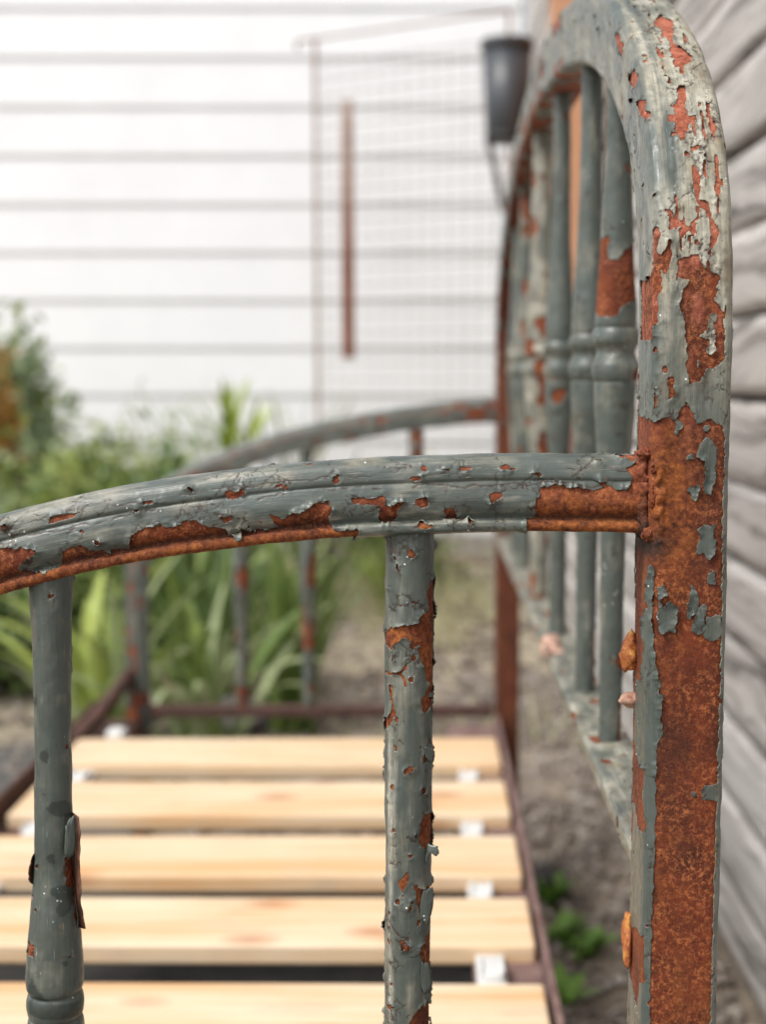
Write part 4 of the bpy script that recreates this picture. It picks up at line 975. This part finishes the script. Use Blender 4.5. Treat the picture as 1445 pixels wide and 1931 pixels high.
# ================================================================ plants
def mat_leaf(name, c1, c2, rough=.5, trans=.25):
    t = NT(name); v = t.co(); oi = t.new('ObjectInfo')
    n = t.noise(v, 9, 4, .6)
    f_ = t.math('ADD', t.math('MULTIPLY', n, .7), t.math('MULTIPLY', oi.outputs['Random'], .3))
    col = t.ramp(f_, [(.3, c1), (.68, c2)])
    t.out(col, rough, **{'Specular IOR Level': .4})
    tr = t.new('BsdfTranslucent', {'Color': t.mix(.5, col, c2)}); mx = t.new('MixShader', {0: trans, 1: t.b.outputs[0], 2: tr.outputs[0]})
    t.set(t.n['Material Output'].inputs['Surface'], mx.outputs[0]); return t.m
LIME = mat_leaf('lime_leaf', (.18, .24, .045), (.38, .45, .11)); STRAP = mat_leaf('strap_leaf', (.115, .175, .045), (.25, .33, .085)); PALE = mat_leaf('pale_leaf', (.24, .29, .14), (.40, .45, .24))
LIMEB = mat_leaf('yellow_green_leaf', (.24, .34, .04), (.44, .54, .10)); DEEP = mat_leaf('deep_leaf', (.065, .115, .035), (.17, .25, .08)); SAGE = mat_leaf('sage_leaf', (.24, .31, .18), (.40, .47, .30)); OLIVE = mat_leaf('olive_leaf', (.20, .26, .07), (.38, .44, .15))
RUSTLEAF = mat_leaf('orange_leaf', (.34, .14, .025), (.58, .29, .06)); DRY = mat_leaf('dry_grass', (.36, .36, .19), (.58, .54, .34)); STEM = mat_simple('stem', (.07, .06, .035), .8)
DARKSTEM = mat_simple('dark_stem', (.035, .025, .02), .85)

def blade(base, azim, L, W, lean, droop, n=11, twist=0.):
    """one arching strap leaf with a folded middle; returns vertices and quads"""
    d = np.array((math.cos(azim), math.sin(azim), 0)); sd_ = np.array((-d[1], d[0], 0)); p = np.array(base, float); a = lean
    co = []
    for k in range(n):
        t = k/(n-1)
        wd = W*(.55+.9*t)*(1-t**2.6) if t < 1 else 0
        a2 = a+droop*t*t
        tang = d*math.sin(a2)+np.array((0, 0, 1))*math.cos(a2); nn = d*math.cos(a2)-np.array((0, 0, 1))*math.sin(a2)
        s_ = sd_*math.cos(twist*t)+nn*math.sin(twist*t)
        co += [p-s_*wd*.5+nn*wd*-.12, p, p+s_*wd*.5+nn*wd*-.12]
        p = p+tang*L/(n-1)
    i = np.arange(3*n).reshape(n, 3)
    return np.array(co), np.stack([i[:-1, :-1], i[:-1, 1:], i[1:, 1:], i[1:, :-1]], -1).reshape(-1, 4)

def strap_plant(name, label, loc, n, L, W, mat, s, lean=(.1, .9), droop=(.5, 1.6), group=None, spread=.05, az=None, alt=None):
    t = thing(name, label, 'plant', loc, group); rn = random.Random(s)
    for k in range(n):
        a = rn.uniform(0, 6.283) if az is None else rn.uniform(*az)
        co, q = blade((loc[0]+rn.uniform(-spread, spread), loc[1]+rn.uniform(-spread, spread), loc[2]), a, L*rn.uniform(.7, 1.1), W*rn.uniform(.75, 1.2), rn.uniform(*lean), rn.uniform(*droop), twist=rn.uniform(-.6, .6))
        mesh_np('leaf', co, q, alt if alt is not None and rn.random() < .3 else mat, t)
    return t

def foliage_mesh(name, centers, leaf, mat, parent, s, up=.4):
    """joined small leaves: centers (n,3), leaf = (length, width)"""
    rn = np.random.default_rng(s); n = len(centers)
    d = rn.standard_normal((n, 3)); d[:, 2] += up; d /= np.linalg.norm(d, axis=1, keepdims=True)
    s_ = np.cross(d, rn.standard_normal((n, 3))); s_ /= np.linalg.norm(s_, axis=1, keepdims=True); nn = np.cross(d, s_)
    L = leaf[0]*rn.uniform(.6, 1.3, (n, 1)); W = leaf[1]*rn.uniform(.7, 1.2, (n, 1))
    c = np.asarray(centers)
    co = np.stack([c, c+d*L*.5+s_*W*.5+nn*W*.12, c+d*L, c+d*L*.5-s_*W*.5+nn*W*.12], 1)
    o = mesh_np(name, co, np.arange(4*n).reshape(n, 4), mat, parent, smooth=False); o['kind'] = 'stuff'; return o

def shrub(name, label, loc, rad, hgt, n, leaf, mats, s, group=None, spikes=0, clumps=14):
    t = thing(name, label, 'shrub', loc, group); rn = np.random.default_rng(s)
    cl = rn.standard_normal((clumps, 3)); cl /= np.linalg.norm(cl, axis=1, keepdims=True); cl *= rn.uniform(.35, .95, (clumps, 1))
    cl = np.array(loc)+cl*np.array((rad, rad, hgt*.5))+(0, 0, hgt*.52)
    bm = bmesh.new()
    for k in range(min(clumps, 9)):
        m_ = (np.array(loc)+cl[k])/2+rn.uniform(-.03, .03, 3)
        tube(bm, [np.array(loc)+(rn.uniform(-.02, .02), rn.uniform(-.02, .02), 0), m_, cl[k]], [.006, .0045, .002], 6)
    bm_obj('stem', bm, STEM, t, True)
    for mi, (m, share) in enumerate(mats):
        k = int(n*share); which = rn.integers(0, clumps, k)
        c = cl[which]+rn.standard_normal((k, 3))*np.array((rad, rad, hgt*.6))*.24
        c[:, 2] = np.maximum(c[:, 2], .01)
        foliage_mesh('foliage', c, leaf, m, t, s*7+mi)
    for k in range(spikes):
        b = cl[rn.integers(0, clumps)]; hh = rn.uniform(.06, .14)
        c = b+np.stack([rn.normal(0, .008, 46), rn.normal(0, .008, 46), np.linspace(0, hh, 46)], 1)
        o = foliage_mesh('flower_spike', c, (.014, .008), RUSTLEAF, t, s*11+k)
    return t

shrub('sage_bush', 'tall dusty green bush at the left edge against the white boards', (-1.42, 4.5, 0), .22, .80, 7000, (.06, .03), [(SAGE, .85), (OLIVE, .15)], 1)
shrub('orange_bush', 'orange leaved low bush in front of the dusty green bush', (-1.30, 4.1, 0), .05, .70, 900, (.045, .022), [(RUSTLEAF, .75), (OLIVE, .25)], 2)
g_ = 'low green shrubs along the far bed'
shrub('low_shrub', 'low green shrub below the orange leaves, leftmost in the far bed', (-1.25, 4.05, 0), .26, .44, 3200, (.05, .024), [(OLIVE, .5), (SAGE, .35), (DEEP, .15)], 3, g_, 2)
shrub('low_shrub', 'yellow-green shrub with rust brown flower spikes left of the spiky plant', (-.98, 3.9, 0), .25, .46, 3200, (.05, .024), [(OLIVE, .6), (LIME, .2), (DEEP, .2)], 4, g_, 6)
shrub('low_shrub', 'dark leaved shrub behind the curve of the far arm', (-.70, 4.15, 0), .24, .43, 3000, (.05, .024), [(DEEP, .6), (OLIVE, .4)], 5, g_, 2)
shrub('low_shrub', 'feathery pale shrub at the foot of the white boards', (-.92, 4.75, 0), .30, .58, 900, (.06, .012), [(SAGE, .7), (PALE, .3)], 6, g_)
shrub('low_shrub', 'deep green shrub under the left end of the near arm', (-1.05, 3.2, 0), .27, .46, 3600, (.05, .026), [(DEEP, .55), (SAGE, .25), (OLIVE, .2)], 7, g_)
shrub('low_shrub', 'mid green shrub behind the front post of the far arm', (-.72, 3.35, 0), .24, .50, 3200, (.05, .024), [(DEEP, .4), (OLIVE, .35), (STRAP, .25)], 8, g_)
shrub('low_shrub', 'small dark shrub seen under the right half of the near arm', (-.12, 4.7, 0), .28, .36, 1800, (.05, .02), [(DEEP, .6), (OLIVE, .4)], 9, g_)

strap_plant('spiky_plant', 'bright yellow-green spiky plant standing above the far arm', (-.60, 4.2, .42), 18, .33, .034, LIMEB, 21, (.02, .6), (.1, .7), spread=.04)
strap_plant('spiky_plant', 'thin pale spiky plant to the right of the bright one', (-.42, 4.35, .36), 7, .40, .020, PALE, 22, (.15, .7), (.1, .6), spread=.04)
gl = 'strap leaved clumps behind the far arm'
strap_plant('strap_leaf_clump', 'lime strap leaved clump left of the front post of the far arm', (-.64, 2.62, .0), 26, .44, .032, LIME, 23, (.1, .8), (.6, 1.9), gl, alt=PALE)
strap_plant('strap_leaf_clump', 'pale arching strap leaves right of the front post of the far arm', (-.42, 2.55, .0), 22, .42, .030, PALE, 24, (.15, .8), (.7, 1.9), gl, alt=STRAP)
strap_plant('strap_leaf_clump', 'dense upright green strap leaves between two far balusters', (-.28, 2.75, .0), 60, .46, .018, STRAP, 25, (.0, .4), (.2, .9), gl, alt=DEEP)
strap_plant('strap_leaf_clump', 'dark green strap leaves rising behind the lime clump', (-.50, 3.0, .0), 60, .50, .022, DEEP, 26, (.05, .7), (.3, 1.4), gl, alt=STRAP)
strap_plant('strap_leaf_clump', 'olive strap leaves at the foot of the white boards', (-.10, 4.1, .0), 44, .34, .016, OLIVE, 27, (.05, .6), (.3, 1.2), gl, alt=LIME)
bm = bmesh.new()
rr = random.Random(6)
twig = thing('bare_shrub', 'leafless dark twiggy shrub behind the curve of the far arm', 'shrub', (-.33, 4.0, 0))
for k in range(16):
    a = rr.uniform(0, 6.28); p = np.array((-.33, 4.0, 0)); e = p+(rr.uniform(.05, .30)*math.cos(a), rr.uniform(.05, .25)*math.sin(a), rr.uniform(.35, .60)); m_ = (p+e)/2+(rr.uniform(-.04, .04), 0, .06)
    tube(bm, [p, m_, e], [.008, .006, .003], 6)
bm_obj('branch', bm, DARKSTEM, twig, True)

# dry grass between the bed and the bench
rn = np.random.default_rng(15); co, qs = [], []
for k in range(2600):
    x, y = rn.uniform(-.70, .36), rn.uniform(2.6, 5.0)
    if fbm(np.array([x*2.2]), np.array([y*1.6]), s=19, o=2)[0] < -.05: continue
    c_, q_ = blade((x, y, 0), rn.uniform(0, 6.3), rn.uniform(.06, .16), .006, rn.uniform(.2, 1.2), rn.uniform(.2, 1.2), 5)
    qs.append(q_+15*len(co)); co.append(c_)
tag(mesh_np('dry_grass', np.concatenate(co), np.concatenate(qs), DRY), 'thin dry straw coloured grass on the bare bed beyond the bench', 'grass', kind='stuff')

# weeds by the wall
def weed(loc, n, s, label):
    t = thing('weed', label, 'weed', loc, 'small weeds in the gravel by the plank wall'); rn = random.Random(s)
    for k in range(n):
        a = rn.uniform(0, 6.28); co, q = blade(loc, a, rn.uniform(.03, .055), rn.uniform(.018, .028), rn.uniform(.3, 1.1), rn.uniform(.2, .8), 7)
        mesh_np('leaf', co, q, WEED, t)
WEED = mat_leaf('weed_leaf', (.09, .19, .03), (.19, .32, .06))
weed((.172, 1.83, .0), 14, 1, 'bright green weed in the gravel, farthest from the camera')
weed((.176, 1.70, .0), 20, 2, 'largest bright green weed in the gravel beside the slat ends')
weed((.205, 1.66, .0), 12, 3, 'small green weed nearest the plank wall')
weed((.163, 1.53, .0), 14, 4, 'green weed at the bottom edge of the picture by the seat corner')

STONE_D = mat_simple('dark_stone', (.05, .046, .043), .8, .3, 30); STONE_L = mat_simple('pale_stone', (.50, .47, .42), .8, .2, 25)
tag(lumpy('stone', (.172, 1.87, .018), (.03, .028, .02), 31, STONE_D, None), 'dark stone in the gravel behind the farthest weed', 'stone')
tag(lumpy('stone', (-.583, 2.80, .03), (.038, .035, .032), 33, STONE_L, None), 'pale rounded stone at the foot of the strap leaves', 'stone')
tag(lumpy('stone', (-.40, 2.78, .03), (.09, .05, .035), 37, mat_simple('mauve_stone', (.20, .18, .19), .85, .25, 18), None), 'flat grey stone behind the far end rail', 'stone')
